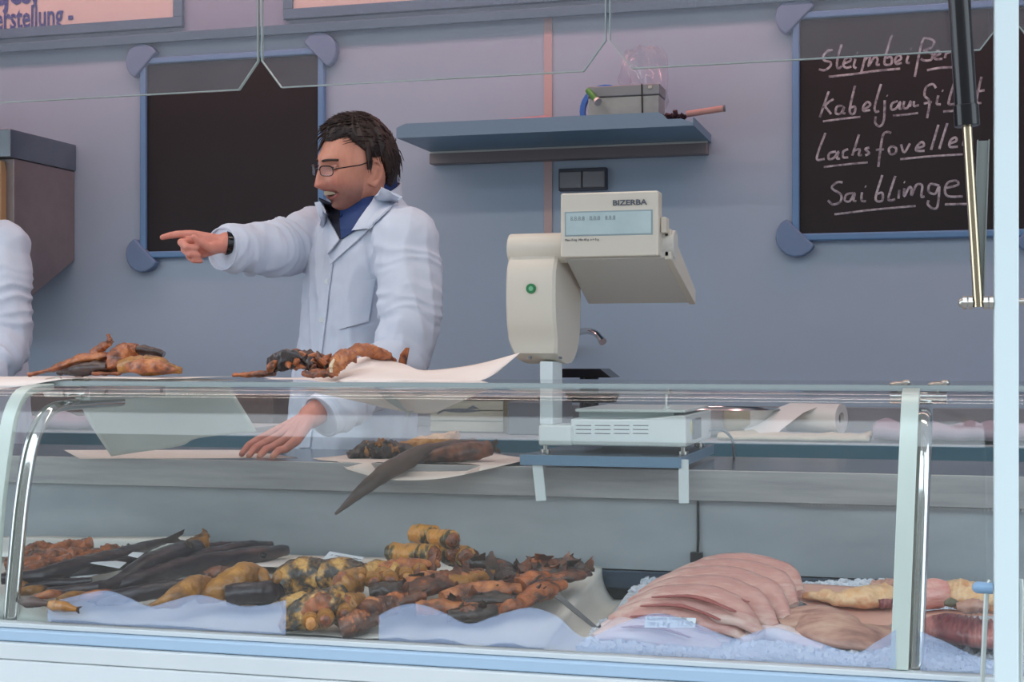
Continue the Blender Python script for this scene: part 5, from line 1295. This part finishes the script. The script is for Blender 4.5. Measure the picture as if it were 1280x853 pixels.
# ---- head surface in head coordinates: x to the person's left, y forward, z up
def head_field():
    NU, NV = 220, 150
    th = np.linspace(0.02, pi-.02, NV)[:, None]; ph = np.linspace(0, 2*pi, NU, endpoint=False)[None, :]
    dx = np.sin(th)*np.cos(ph); dy = np.sin(th)*np.sin(ph); dz = np.cos(th)*np.ones_like(ph)
    x = .077*dx; y = .098*dy; z = .118*dz
    low = np.clip(-z/.118, 0, 1)
    x = x*(1-.30*low**1.3); 
    y = np.where(dy < 0, y*(1-.38*np.clip((-z-.02)/.10, 0, 1)), y*(1-.06*low))
    y = np.where((dy < 0) & (z > -.02), y*1.04, y)
    # fuller chin, flatter face
    fr = np.clip(dy, 0, 1)**.7
    y = y+fr*.012*np.clip((-z)/.10, 0, 1)
    g = lambda cx, cz, wx, wz: np.exp(-((x-cx)/wx)**2-((z-cz)/wz)**2)
    D = 0
    D = D+.006*g(0, .030, .050, .012)                         # brow ridge
    for s in (-1, 1):
        D = D-.012*g(s*.031, .008, .017, .013)                # sockets
        D = D+.010*g(s*.040, -.030, .018, .016)               # cheeks raised by the smile
        D = D+.006*g(s*.0135, -.034, .0065, .007)             # nostril wings
        D = D-.005*np.exp(-((x-s*(.024+.35*(-.034-z)))/.0035)**2-((z+.052)/.018)**2)   # smile fold
        D = D-.003*g(s*.034, -.066, .006, .006)
        D = D-.004*g(s*.060, .03, .016, .03)                  # temples
        D = D+.004*g(s*.052, -.085, .02, .02)
    zz = np.clip((.020-z)/.058, 0, 1)
    bridge = np.where(z > -.038, .004+.021*zz**1.1, .025*np.exp(-((z+.038)/.0085)**2))*np.where(z > .02, np.exp(-((z-.02)/.008)**2), 1)
    D = D+bridge*np.exp(-(x/(.0085+.006*zz))**2)
    mz = -.0615+5.5*x**2                                      # mouth line curls up
    op = np.clip(1-(np.abs(x)/.033)**2, 0, 1)**.5
    D = D+.0045*np.exp(-((z-mz-.0105*op-.001)/.0042)**2)*op+.0055*np.exp(-((z-mz+.0115*op)/.0048)**2)*op
    D = D-.011*np.exp(-((z-mz)/(.0015+.0066*op))**2)*(op > .02)*op
    D = D-.004*g(0, -.080, .02, .006)+.011*g(0, -.099, .019, .013)
    D = D+.004*g(0, -.046, .012, .008)
    y = y+D*np.clip(dy*2, 0, 1)
    return x, y, z
HX, HY_, HZ_ = head_field()
def head_mb(Mh, s=1.0):
    mb = MB(); nv, nu = HX.shape
    rings = [[Mh @ Vector((float(HX[j, i]), float(HY_[j, i]), float(HZ_[j, i]))) for i in range(nu)] for j in range(nv)]
    mb.rings(rings)
    return mb
def ear(mb, Mh, sgn):
    c = [(.0,.010,-.022),(.004,-.002,-.030),(.008,-.012,-.020),(.012,-.020,-.002),(.014,-.021,.016),(.012,-.013,.029),(.008,-.001,.032),(.004,.008,.024),(.002,.010,.012)]
    pts = [Mh @ Vector((sgn*(.070+x), y-.010, z-.014)) for x, y, z in c]
    chain(mb, pts, [.005,.0065,.0055,.0048,.0048,.0048,.0048,.0045,.004], 10)
    pts = [Mh @ Vector((sgn*(.070+x), y-.010, z-.014)) for x, y, z in ((0,.006,-.016),(.004,-.006,-.006),(.006,-.010,.012),(.002,.0,.018))]
    chain(mb, pts, [.007,.008,.008,.006], 10)
    capsule(mb, Mh @ Vector((sgn*.070, .002, -.012)), Mh @ Vector((sgn*.075, -.001, -.010)), .005, .0045)

skin_m = bpy.data.materials.new('skin'); skin_m.use_nodes = True
_n = skin_m.node_tree; _b = _n.nodes['Principled BSDF']; _a = _n.nodes.new('ShaderNodeVertexColor'); _a.layer_name = 'tone'
_t = _n.nodes.new('ShaderNodeTexNoise'); _t.inputs['Scale'].default_value = 45; _mx = _n.nodes.new('ShaderNodeMix'); _mx.data_type = 'RGBA'; _mx.blend_type = 'OVERLAY'; _mx.inputs[0].default_value = .25
_n.links.new(_a.outputs[0], _mx.inputs[6]); _n.links.new(_t.outputs[0], _mx.inputs[7]); _n.links.new(_mx.outputs[2], _b.inputs['Base Color'])
_b.inputs['Roughness'].default_value = .42; _b.inputs['Subsurface Weight'].default_value = .15; _b.inputs['Subsurface Radius'].default_value = (.012,.005,.003); _b.inputs['Subsurface Scale'].default_value = 1

def make_person(name, label, J, vox=.0032, detail=True):
    """J: dictionary of joints (world points) and the head matrix"""
    root = thing(name, label, 'person', (J['pelvis'].x, J['pelvis'].y, 0))
    Mh = J['head']
    mb = MB(); h = head_mb(Mh); mb.add(h.v, h.f)
    for s in (-1, 1): ear(mb, Mh, s)
    chain(mb, [Mh @ Vector((0, -.028, -.055)), J['neck']+Vector((0,0,.03)), J['neck']-Vector((0,0,.06))], [.055, .056, .07])
    chain(mb, [J['neck']-Vector((0,0,.09)), J['chest'], J['belly'], J['pelvis']], [.085, .125, .115, .12], 24)
    for side in ('R', 'L'):
        S, E, Wr = J['sh'+side], J['el'+side], J['wr'+side]
        chain(mb, [J['neck']-Vector((0,0,.07)), S, E, Wr], [.06, .058, .042, .029])
        hip = J['hip'+side]; kn = J['kn'+side]; an = J['an'+side]
        chain(mb, [J['pelvis'], hip, kn, an, an+J['face']*.16+Vector((0,0,-.045))], [.11, .088, .058, .04, .035])
        for f in J['fing'+side]: chain(mb, f[0], f[1], 12)
    me = remesh(mb, vox, 2, .5)
    # skin tones: lips, stubble, flushed nose and knuckles follow the anatomy
    n = len(me.vertices); co = np.empty(n*3, 'f'); me.vertices.foreach_get('co', co); co = co.reshape(-1, 3)
    Mi = np.array(Mh.inverted()); L = co @ Mi[:3, :3].T+Mi[:3, 3]
    x, y, z = L[:, 0], L[:, 1], L[:, 2]
    base = np.array(lin((200,138,116))); col = np.tile(base, (n, 1))
    face = (y > .0)*np.exp(-np.clip((np.abs(z)-.12)/.02, 0, None)**2)
    def mixc(w, c):
        nonlocal col
        w = np.clip(w, 0, 1)[:, None]; col = col*(1-w)+np.array(lin(c))*w
    mixc(.7*np.exp(-(((z+.075)/.038)**2)**1.2)*(y > .015)*(np.abs(x) < .075), (128,94,88))
    mixc(.45*(np.exp(-((x/.018)**2+((z+.036)/.014)**2)))*(y > .07), (206,112,98))
    for s in (-1, 1): mixc(.4*np.exp(-(((x-s*.042)/.018)**2+((z+.028)/.014)**2))*(y > .03), (206,118,104))
    mz = -.0615+5.5*x**2; op = np.clip(1-(np.abs(x)/.034)**2, 0, 1)**.5
    mixc(.85*(np.exp(-((z-mz-.0105*op)/.0034)**2)+np.exp(-((z-mz+.0115*op)/.0042)**2))*(op > .05)*(y > .06), (158,82,76))
    mixc(.95*np.exp(-((z-mz)/(.001+.0056*op))**2)*(op > .15)*(y > .06), (60,24,24))
    for side in ('R', 'L'):
        d = np.linalg.norm(co-np.array(J['hand'+side]), axis=1); mixc(.75*(d < .17), (212,138,122))
    at = me.color_attributes.new('tone', 'FLOAT_COLOR', 'POINT')
    at.data.foreach_set('color', np.concatenate([col, np.ones((n, 1))], 1).astype('f').ravel())
    body = put_mesh('body', me, skin_m, root)
    # ---- coat
    cb = MB(); rt, ft = J['right'], J['face']
    rg = []
    for (c, a, b) in J['torso']:
        rg.append([c+rt*a*math.copysign(abs(math.cos(t))**.85, math.cos(t))+ft*b*math.copysign(abs(math.sin(t))**.85, math.sin(t)) for t in [2*pi*k/40 for k in range(40)]])
    cb.rings(rg)
    for side in ('R', 'L'):
        sp, sr = J['sleeve'+side]; 
        for i in range(len(sp)-1):
            if i < len(sp)-2: capsule(cb, sp[i], sp[i+1], sr[i], sr[i+1], 24)
            else: cb.tube([sp[i], sp[i+1]], [sr[i], sr[i+1]], 24)
    cm = remesh(cb, max(vox*1.3, .0045), 6, .6)
    arms = [(J['sleeve'+s][0]) for s in ('R', 'L')]
    def fold(p, nrm):
        if abs(nrm.z) > .97: pass
        best = None
        for sp in arms:
            for a, b in zip(sp, sp[1:]):
                t = max(0, min(1, (p-a).dot(b-a)/(b-a).length_squared)); q = a+(b-a)*t; dd = (p-q).length
                if best is None or dd < best[0]: best = (dd, (b-a).normalized(), q, (q-sp[0]).length)
        d = 0
        if best[0] < .10:
            u = (p-best[2]).dot(best[1])+best[3]
            w = noise.noise(Vector((p.x*9, p.y*9, p.z*9)))
            r = noise.noise(Vector((u*26+w*1.2, p.x*5+p.z*6, 3.3)))
            d += .0095*(1-2.2*abs(r))*min(1, max(0, (.105-best[0])/.04))
        v = noise.noise(Vector((p.x*17+p.z*1.5, p.y*17-p.z*1.2, p.z*2.2)))
        d += .0105*(1-2*abs(v))*(.55 if best[0] < .10 else 1)
        d += .0025*noise.noise(p*34)
        return d-.004
    displace(cm, fold)
    coat = put_mesh('coat', cm, M['coatcloth'], root)
    # trousers and shoes
    tb = MB()
    for side in ('R', 'L'):
        chain(tb, [J['pelvis']+Vector((0,0,-.02)), J['hip'+side], J['kn'+side], J['an'+side]+Vector((0,0,.0))], [.125, .10, .075, .062])
    put_mesh('trousers', remesh(tb, .008, 4), M['trousers'], root)
    for side in ('R', 'L'):
        an = J['an'+side]; sb = MB(); f = J['face']
        a = Vector((an.x, an.y, .045))
        chain(sb, [a-f*.05, a+f*.06, a+f*.17-Vector((0,0,.008))], [.043, .042, .036])
        for i, v in enumerate(sb.v): sb.v[i] = Vector((v.x, v.y, max(.002, v.z)))
        put_mesh('shoe', remesh(sb, .006, 2), M['dark'], root)
    return root, body, coat

r3 = Vector((CT, ST, 0)); v3 = Vector((-ST, CT, 0)); up3 = Vector((0, 0, 1))
def head_matrix(c, yaw, pitch, roll):
    """yaw: degrees the face is turned from the camera towards picture left"""
    a = math.radians(yaw); f = (-r3*math.sin(a)-v3*math.cos(a)).normalized()
    left = up3.cross(f).normalized()                            # the person's left
    Mx = Matrix((left, f, up3)).transposed().to_4x4()           # columns x, y, z
    Mx = Mx @ Matrix.Rotation(math.radians(-pitch), 4, 'X') @ Matrix.Rotation(math.radians(roll), 4, 'Y')
    return Matrix.Translation(c) @ Mx
# ---- the pointing man
J = {}
J['head'] = head_matrix(P(444, 209, 3.56), 56, 9, 8)
J['face'] = Vector((-.60, -.80, 0)); J['right'] = Vector((-.80, .60, 0))
J['neck'] = P(459, 262, 3.63); J['chest'] = P(453, 345, 3.68); J['belly'] = P(446, 440, 3.69); J['pelvis'] = P(442, 560, 3.70)
J['shR'] = P(404, 290, 3.77); J['elR'] = P(345, 314, 3.60); J['wrR'] = P(284, 304, 3.40)
J['shL'] = P(511, 293, 3.54); J['elL'] = P(507, 440, 3.46); J['wrL'] = P(388, 521, 3.20)
for s, sg in (('R', 1), ('L', -1)):
    J['hip'+s] = J['pelvis']+J['right']*sg*.09-Vector((0,0,.06)); J['kn'+s] = J['hip'+s]+J['face']*.02+Vector((0,0,-.40)); J['an'+s] = Vector((J['kn'+s].x, J['kn'+s].y+.02, .09))
# right hand: the index finger points, the others are curled
Wr = J['wrR']; tip = P(203, 297, 3.30); d = (tip-Wr).normalized(); n_ = (-v3-d*(-v3).dot(d)).normalized(); u_ = n_.cross(d).normalized()
if u_.z < 0: u_ = -u_
K1 = Wr+d*.088+u_*.014; K2 = Wr+d*.090-u_*.004+n_*.004; K3 = Wr+d*.083-u_*.022+n_*.006; K4 = Wr+d*.074-u_*.038+n_*.006
L_ = (tip-K1).length
FR = []
for K, rr in ((K1, .0115), (K2, .012), (K3, .0115), (K4, .0105)): FR.append(([Wr+(K-Wr)*.12, Wr+(K-Wr)*.6, K], [.018, .0145, rr]))
FR.append(([K1, K1+(tip-K1)*.48+u_*.004, K1+(tip-K1)*.76+u_*.003, tip+u_*.0], [.0115, .0098, .0088, .0072]))
for K, s, dr in ((K2, 1.0, .0), (K3, .95, -.004), (K4, .82, -.006)):
    a = K+(d*.030+n_*.026-u_*.006)*s; b = a+(-d*.012+n_*.018-u_*.012)*s; c = b+(-d*.022-n_*.004+u_*.000)*s
    FR.append(([K, a, b, c], [.0112*s, .0100*s, .0095*s, .0080*s]))
T0 = Wr+d*.022+n_*.016-u_*.012; T1 = Wr+d*.052+n_*.036-u_*.018; T2 = T1+d*.022+n_*.010+u_*.010; T3 = T2+d*.018+n_*.0+u_*.012
FR.append(([T0, T1, T2, T3], [.017, .013, .0105, .0085]))
J['fingR'] = FR; J['handR'] = Wr+d*.09
# left hand: fingers rest on the ledge paper
Wl = J['wrL']
kn = [P(343, 541, 3.155), P(350, 545, 3.125), P(359, 549, 3.095), P(370, 551, 3.07)]
pp_ = [P(321, 551, 3.125), P(329, 555, 3.095), P(341, 559, 3.07), P(356, 562, 3.05)]
tp_ = [Q(302, 568, .951), Q(311, 570, .951), Q(324, 571, .951), Q(341, 571, .951)]
FL = []
for k, p, t in zip(kn, pp_, tp_):
    FL.append(([Wl+(k-Wl)*.1, Wl+(k-Wl)*.55, k], [.019, .0155, .0125]))
    q = p+(t-p)*.55+Vector((0,0,.006)); FL.append(([k, p, q, t], [.0120, .0100, .0088, .0072]))
FL.append(([Wl+(kn[0]-Wl)*.2+Vector((0,.012,-.012)), P(352,548,3.21), P(334,558,3.23), P(320,563,3.215)], [.016, .013, .011, .009]))
J['fingL'] = FL; J['handL'] = (Wl+kn[1])/2
def tor(px, py, Y, a, b): return (P(px, py, Y), a, b)
J['torso'] = [tor(438,760,3.72,.20,.15), tor(438,640,3.70,.215,.16), tor(438,560,3.70,.205,.150), tor(440,500,3.69,.195,.140), tor(445,430,3.68,.180,.132), tor(450,370,3.67,.178,.130),
   tor(455,320,3.66,.182,.125), tor(457,290,3.655,.172,.112), tor(459,268,3.65,.130,.095), tor(461,252,3.645,.090,.078), tor(462,243,3.64,.070,.062)]
J['sleeveR'] = ([P(408, 292, 3.76), P(378, 304, 3.68), P(345, 311, 3.59), P(313, 312, 3.49), P(281, 311, 3.41)], [.082, .078, .070, .060, .054])
J['sleeveL'] = ([P(506, 300, 3.54), P(512, 345, 3.51), P(512, 400, 3.47), P(503, 447, 3.43), P(452, 490, 3.32), P(405, 519, 3.22)], [.086, .080, .074, .068, .060, .052])
man, mbody, mcoat = make_person('person', 'man in a white coat and blue jacket, wearing glasses, smiling and pointing left', J)
# ---- head details
Mh = J['head']; HL = lambda x, y, z: Mh @ Vector((x, y, z))
hv = [Vector((float(HX[j, i]), float(HY_[j, i]), float(HZ_[j, i]))) for j in range(HX.shape[0]) for i in range(HX.shape[1])]
nu = HX.shape[1]
hbvh = BVHTree.FromPolygons(hv, [(j*nu+i, j*nu+(i+1) % nu, (j+1)*nu+(i+1) % nu, (j+1)*nu+i) for j in range(HX.shape[0]-1) for i in range(nu)])
def fsurf(x, z):
    h = hbvh.ray_cast(Vector((x, .3, z)), Vector((0, -1, 0)))
    return h[0].y if h[0] else .08
for s in (-1, 1):
    ye = fsurf(s*.031, .006); e = HL(s*.031, ye-.0075, .007)
    eo = obj('eye', MB().sphere(e, .0115, 20, 14), M['eyew'], man)
    g_ = (Mh.to_3x3() @ Vector((0, 1, -.15))).normalized()
    obj('iris', MB().sphere(e+g_*.0078, .0056, 14, 10), M['eyei'], eo)
    # lids: two thin rolls that narrow the eye
    for zz, k in ((.0045, 1), (-.0050, -1)):
        pts = [HL(s*.031+x, ye+.0035-18*x*x, .007+zz-k*16*x*x) for x in (-.014, -.007, 0, .007, .014)]
        obj('eyelid', MB().tube([Vector(p) for p in cat_rom([tuple(p) for p in pts], 4)], .0030, 8), bpy.data.materials.get('lid_skin') or mat('lid_skin', (196,136,116), .45), man)
    # eyebrow
    pts = [HL(s*(.012+x), fsurf(s*(.012+x), .026)+.001, .024+.22*x-5*x*x) for x in (0, .01, .02, .03, .037)]
    obj('eyebrow', MB().tube([Vector(p) for p in cat_rom([tuple(p) for p in pts], 4)], [.002]+[.0032]*15+[.0012], 8), M['hair'], man)
yt = fsurf(0, -.050)
rows = []
for zt2 in (-.0530, -.0585, -.0635):
    rows.append([HL(x, fsurf(x*.9, -.047)-.0125-8*x*x, zt2+5.0*x*x) for x in [(-.026+.052*k/16) for k in range(17)]])
obj('teeth', MB().sheet(rows, .001), M['teeth'], man)
# hair: a shell grown out of the scalp with combed strands
def hairmask(x, y, z):
    """>0 inside the hair, in metres from the hairline"""
    ax_ = abs(x); front = .070+.010*np.clip((ax_-.020)/.025, 0, 1)         # hairline, receding at the temples
    if y > .038: lim = front
    elif y > .010: lim = .072-(.038-y)/.028*.030
    elif y > -.004: lim = -.004 if ax_ > .05 else .03
    elif y > -.034: lim = .024 if ax_ > .05 else -.01
    else: lim = .020-(-.034-y)/.035*.090
    return z-max(lim, -.060)
hb = MB(); NVh, NUh = HX.shape; idx = {}
mask = np.zeros((NVh, NUh))
for j in range(NVh):
    for i in range(NUh): mask[j, i] = hairmask(float(HX[j, i]), float(HY_[j, i]), float(HZ_[j, i]))
outer = []; inner = []
for j in range(NVh):
    for i in range(NUh):
        p = Vector((float(HX[j, i]), float(HY_[j, i]), float(HZ_[j, i]))); nn = p.normalized()
        m_ = mask[j, i]; g = min(1, max(0, m_/.022))**.6
        an = math.atan2(p.x, p.y)
        th_ = .013*g*(1+.35*max(0, p.z/.118))+(.006 if p.y < -.03 else 0)*g
        th_ += g*.004*noise.noise(Vector((an*6, p.z*12, 2)))+g*.0016*noise.noise(Vector((an*44, p.z*12, 5)))
        outer.append(p+nn*(th_+.0006)); inner.append(p-nn*.004)
hv2 = [Mh @ p for p in outer]+[Mh @ p for p in inner]; hf = []; NN = NVh*NUh
inm = mask > 0
cell = lambda j, i: inm[j, i % NUh] and inm[j+1, i % NUh] and inm[j, (i+1) % NUh] and inm[j+1, (i+1) % NUh]
for j in range(NVh-1):
    for i in range(NUh):
        if not cell(j, i): continue
        a, b, c, d2 = j*NUh+i, j*NUh+(i+1) % NUh, (j+1)*NUh+(i+1) % NUh, (j+1)*NUh+i
        hf.append((a, b, c, d2)); hf.append((d2+NN, c+NN, b+NN, a+NN))
        if j+1 < NVh-1 and not cell(j+1, i): hf.append((d2, c, c+NN, d2+NN))
        if j > 0 and not cell(j-1, i): hf.append((b, a, a+NN, b+NN))
        if not cell(j, (i+1) % NUh): hf.append((c, b, b+NN, c+NN))
        if not cell(j, (i-1) % NUh): hf.append((a, d2, d2+NN, a+NN))
ring0 = [k for k in range(NUh)]
hf.append(tuple(ring0)); hf.append(tuple(k+NN for k in ring0[::-1]))
used = sorted({k for f in hf for k in f}); mp_ = {k: n for n, k in enumerate(used)}
hb.add([hv2[k] for k in used], [tuple(mp_[k] for k in f) for f in hf])
rn = random.Random(4)
for k in range(1500):
    j = rn.randrange(2, NVh-2); i = rn.randrange(NUh)
    if mask[j, i] < .006 or (outer[j*NUh+i].y < -.03 and outer[j*NUh+i].z < -.02): continue
    p = outer[j*NUh+i]; n0 = p.normalized(); q = Vector((p.x, p.y, p.z))
    # combed from the crown towards the front left and down the sides
    g = Vector((-.35 if p.z > .06 else 0, .75 if p.z > .05 else .15, -.25 if p.z > .05 else -1)); g = (g-n0*g.dot(n0)).normalized()
    L0 = rn.uniform(.018, .042); pts = [q-n0*.003, q+g*L0*.35+n0*.0016, q+g*L0*.7+n0*.0008, q+g*L0-n0*rn.uniform(-.004, .004)]
    hb.tube([Mh @ x for x in pts], [.0010, .0014, .0010, .0003], 4)
# the fringe over the left of the forehead
for k in range(60):
    x0_ = rn.uniform(-.046, .000); z0_ = .082+rn.uniform(-.004, .012)
    tgt = -.030+rn.uniform(-.016, .014)-.1*x0_; zt3 = rn.uniform(.040, .058)
    pts = [(x0_, z0_), (x0_*.6+tgt*.4-.004, z0_-.018), (tgt, zt3)]
    pts = [Vector((a, (fsurf(a, b) if b < .1 else .06)+.006, b)) for a, b in pts]
    hb.tube([Mh @ v for v in [Vector(q) for q in cat_rom([tuple(p) for p in pts], 4)]], [.0022]*3+[.002]*3+[.0014, .0009, .0004], 5)
obj('hair', hb, M['hair'], man, auto=180)
# glasses
gl = MB(); lens = MB()
yg = fsurf(0, .012)+.002
def lensring(cx, s):
    pts = []
    for k in range(25):
        t = 2*pi*k/24; cxx = .0225*math.copysign(abs(math.cos(t))**.6, math.cos(t)); czz = .0125*math.copysign(abs(math.sin(t))**.6, math.sin(t))
        x = cx+cxx; y = .1010-.35*abs(x)**1.0*.35-2.6*x*x
        pts.append(HL(x, y+.009, .000+czz))
    return pts
gm = thing if False else None
lr = lensring(.034, 1); ll = lensring(-.034, -1)
gl.tube(lr, .0011, 6, cap=False); gl.tube(ll, .0011, 6, cap=False)
gl.tube(lr[1:12], .0018, 6); gl.tube(ll[1:12], .0018, 6)
gl.tube([HL(-.0115, .1095, .003), HL(0, .113, .006), HL(.0115, .1095, .003)], .0014, 6)
for s in (-1, 1): gl.tube([HL(s*.0555, .096, .004), HL(s*.066, .085, .006), HL(s*.0785, .03, .010), HL(s*.0795, -.010, .018), HL(s*.074, -.030, .0)], .0017, 6)
go = obj('glasses', gl, M['frame'], man)
for R_ in (lr, ll): lens.prism([p for p in R_[:-1]], (Mh.to_3x3() @ Vector((0, .001, 0))))
obj('lens', lens, M['lens'], go, smooth=False)
# ---- clothing details laid onto the coat
dg = bpy.context.evaluated_depsgraph_get()
org = world_origin(mcoat)
cvh = BVHTree.FromObject(mcoat, dg)
camp = Vector((0, 0, EYE))
def patch(name, quad, m, off, th, nu=10, nv=14, parent=man, bulge=0, reach=.10):
    a, b, c, d_ = quad; rows = []; miss = 0; last = None
    for j in range(nv+1):
        v = j/nv; r = []
        for i in range(nu+1):
            u = i/nu
            px = (a[0]*(1-u)+b[0]*u)*(1-v)+(d_[0]*(1-u)+c[0]*u)*v; py = (a[1]*(1-u)+b[1]*u)*(1-v)+(d_[1]*(1-u)+c[1]*u)*v
            di = (P(px, py, 3.0)-camp).normalized(); h = cvh.ray_cast(camp-org, di)
            if h[0] is None or (last is not None and ((h[0]+org)-last).length > reach): q = last if last is not None else P(px, py, 3.5)
            else: q = h[0]+org
            dd = (q-camp).length; q = camp+di*dd
            last = q
            r.append(q-di*(off+bulge*math.sin(pi*u)))
        rows.append(r)
    for _ in range(2):
        rows = [[(rows[j][i]*2+rows[max(j-1,0)][i]+rows[min(j+1,nv)][i]+rows[j][max(i-1,0)]+rows[j][min(i+1,nu)])/6 if 0 < i < nu and 0 < j < nv else rows[j][i] for i in range(nu+1)] for j in range(nv+1)]
    mb = MB().sheet(rows, th)
    return obj(name, mb, m, parent, auto=60)
patch('jacket_lining', [(399,247),(424,258),(429,299),(424,299)], M['navy'], .004, -.003)
patch('jacket_front', [(424,258),(474,243),(456,281),(428,299)], M['bluejacket'], .008, -.004, bulge=.006)
co_ = patch('coat_collar', [(477,234),(503,246),(463,285),(441,289)], M['coatcloth'], .013, -.005, bulge=.004)
patch('lapel', [(462,286),(441,290),(428,300),(413,330)], M['coatcloth'], .010, -.004)
patch('lapel', [(393,253),(400,252),(425,300),(411,318)], M['coatcloth'], .009, -.004)
patch('placket', [(407,322),(417,324),(388,560),(374,560)], M['coatcloth'], .003, -.003, nu=4, nv=50)
patch('chest_pocket', [(441,350),(469,349),(461,402),(424,412)], M['coatcloth'], .0035, -.003)
for px, py in ((409, 352), (402, 400), (396, 446)):
    di = (P(px, py, 3.0)-camp).normalized(); h = cvh.ray_cast(camp-org, di)
    if h[0] is not None:
        q = h[0]+org-di*.007; obj('button', MB().cyl(q, q-di*.003, .0075, 16), M['white'], man)
# stand-up collar of the blue jacket and collar of the coat round the neck
def band(name, c, a, b, hgt, tilt, m, t0, t1, th=.005, flare=.0, n=28, roll=0.0):
    rt, ft = J['right'], J['face']; rows = []
    for j in range(7):
        v = j/6; r = []
        for k in range(n+1):
            t = math.radians(t0+(t1-t0)*k/n); s_ = 1+flare*v
            p = c+rt*a*s_*math.cos(t)+ft*b*s_*math.sin(t)+Vector((0,0,hgt*v-tilt*math.sin(t)))+Vector((0,0,.004*math.sin(v*9)))
            r.append(p)
        rows.append(r)
    return obj(name, MB().sheet(rows, th), m, man, auto=60)
nk = P(456, 262, 3.625)
band('jacket_collar', nk, .072, .078, .062, .040, M['bluejacket'], 112, 400, .006, .06)
band('coat_neck_band', nk+Vector((0,.01,-.020)), .086, .092, .050, .046, M['coatcloth'], 150, 395, .005, -.02)
# cuffs
for s, (sp, sr) in (('R', J['sleeveR']), ('L', J['sleeveL'])):
    a, b = sp[-1], sp[-2]; d2 = (a-b).normalized(); r0 = sr[-1]
    s1 = d2.cross(up3).normalized(); s2 = s1.cross(d2); rg = []
    for (off, rr) in ((-.02, r0+.002), (.0, r0+.004), (.010, r0+.003), (.0105, r0-.001), (.002, r0-.004), (-.012, r0-.008)):
        rg.append([a+d2*off+s1*rr*math.cos(2*pi*k/32)*(1+.03*math.sin(3*2*pi*k/32))+s2*rr*math.sin(2*pi*k/32)*(1+.04*math.cos(2*2*pi*k/32)) for k in range(32)])
    obj('cuff', MB().rings(rg, cap=False), M['coatcloth'], man, auto=60)
    if s == 'R': wb = MB().tube([Wr-d*.010, Wr+d*.004], .031, 20, sy=1.0); obj('watch_strap', wb, M['black'], man)

# ---- second seller, mostly beyond the left edge of the picture
J2 = {}
dx = P(-78, 400, 3.6)-P(455, 400, 3.6); dx.z = 0
sh2 = lambda p: Vector(p)+dx
J2['head'] = head_matrix(sh2(P(441, 205, 3.56)), -20, 10, 0)
J2['face'] = Vector((.2, -.98, 0)); J2['right'] = Vector((-.98, -.2, 0))
for k in ('neck', 'chest', 'belly', 'pelvis'): J2[k] = sh2(J[k])
for s, sg in (('R', 1), ('L', -1)):
    J2['sh'+s] = J2['neck']+J2['right']*sg*.17-Vector((0,0,.06)); J2['el'+s] = J2['sh'+s]+J2['face']*.06+J2['right']*sg*.04-Vector((0,0,.29)); J2['wr'+s] = J2['el'+s]+J2['face']*.20-Vector((0,0,.12))
    J2['hip'+s] = J2['pelvis']+J2['right']*sg*.09-Vector((0,0,.06)); J2['kn'+s] = J2['hip'+s]+Vector((0,0,-.40)); J2['an'+s] = Vector((J2['kn'+s].x, J2['kn'+s].y+.02, .09))
    w = J2['wr'+s]; f = J2['face']; rt = J2['right']*sg*-1; J2['hand'+s] = w+f*.07
    J2['fing'+s] = [([w, w+f*.05+rt*o*.6, w+f*.09+rt*o, w+f*.125+rt*o*1.05-Vector((0,0,.012)), w+f*.155+rt*o*1.1-Vector((0,0,.03))], [.018,.015,.0115,.0095,.0075]) for o in (-.026,-.009,.009,.026)]+[([w+f*.02, w+f*.05+rt*.035-Vector((0,0,.01)), w+f*.09+rt*.05-Vector((0,0,.015))], [.016,.012,.009])]
    J2['sleeve'+s] = ([J2['sh'+s]+Vector((0,0,-.015)), (J2['sh'+s]+J2['el'+s])/2, J2['el'+s], (J2['el'+s]+w)/2, w-f*.02], [.078,.074,.068,.062,.052])
cx2 = J2['chest']
J2['torso'] = [(Vector((cx2.x, cx2.y+.02, z)), a, b) for z, a, b in ((.45,.25,.19),(.7,.24,.18),(.95,.23,.165),(1.1,.22,.155),(1.25,.205,.145),(1.38,.20,.135),(1.47,.20,.135),(1.53,.175,.125),(1.575,.125,.11),(1.605,.088,.088),(1.625,.076,.078))]
J2['torso'] = [(Vector((c.x, c.y-.02*max(0, min(1, (c.z-1.35)/.2)), c.z)), a+(.012 if c.z > 1.3 else 0), b+(.034 if c.z > 1.2 else 0)) for c, a, b in J2['torso']]
man2, b2, c2 = make_person('person', 'person in a white coat, only the side showing at the left picture edge', J2, vox=.005)
Mh2 = J2['head']; hb2 = MB()
o2 = [Mh2 @ p for p in outer]+[Mh2 @ p for p in inner]
hb2.add([o2[k] for k in used], [tuple(mp_[k] for k in f) for f in hf]); obj('hair', hb2, M['hair'], man2, auto=180)

for s in (-1, 1):
    ye = fsurf(s*.031, .006); e = Mh2 @ Vector((s*.031, ye-.0075, .007)); eo = obj('eye', MB().sphere(e, .0115, 16, 10), M['eyew'], man2)
    obj('iris', MB().sphere(e+(Mh2.to_3x3() @ Vector((0, 1, -.1))).normalized()*.0078, .0056, 12, 8), M['eyei'], eo)
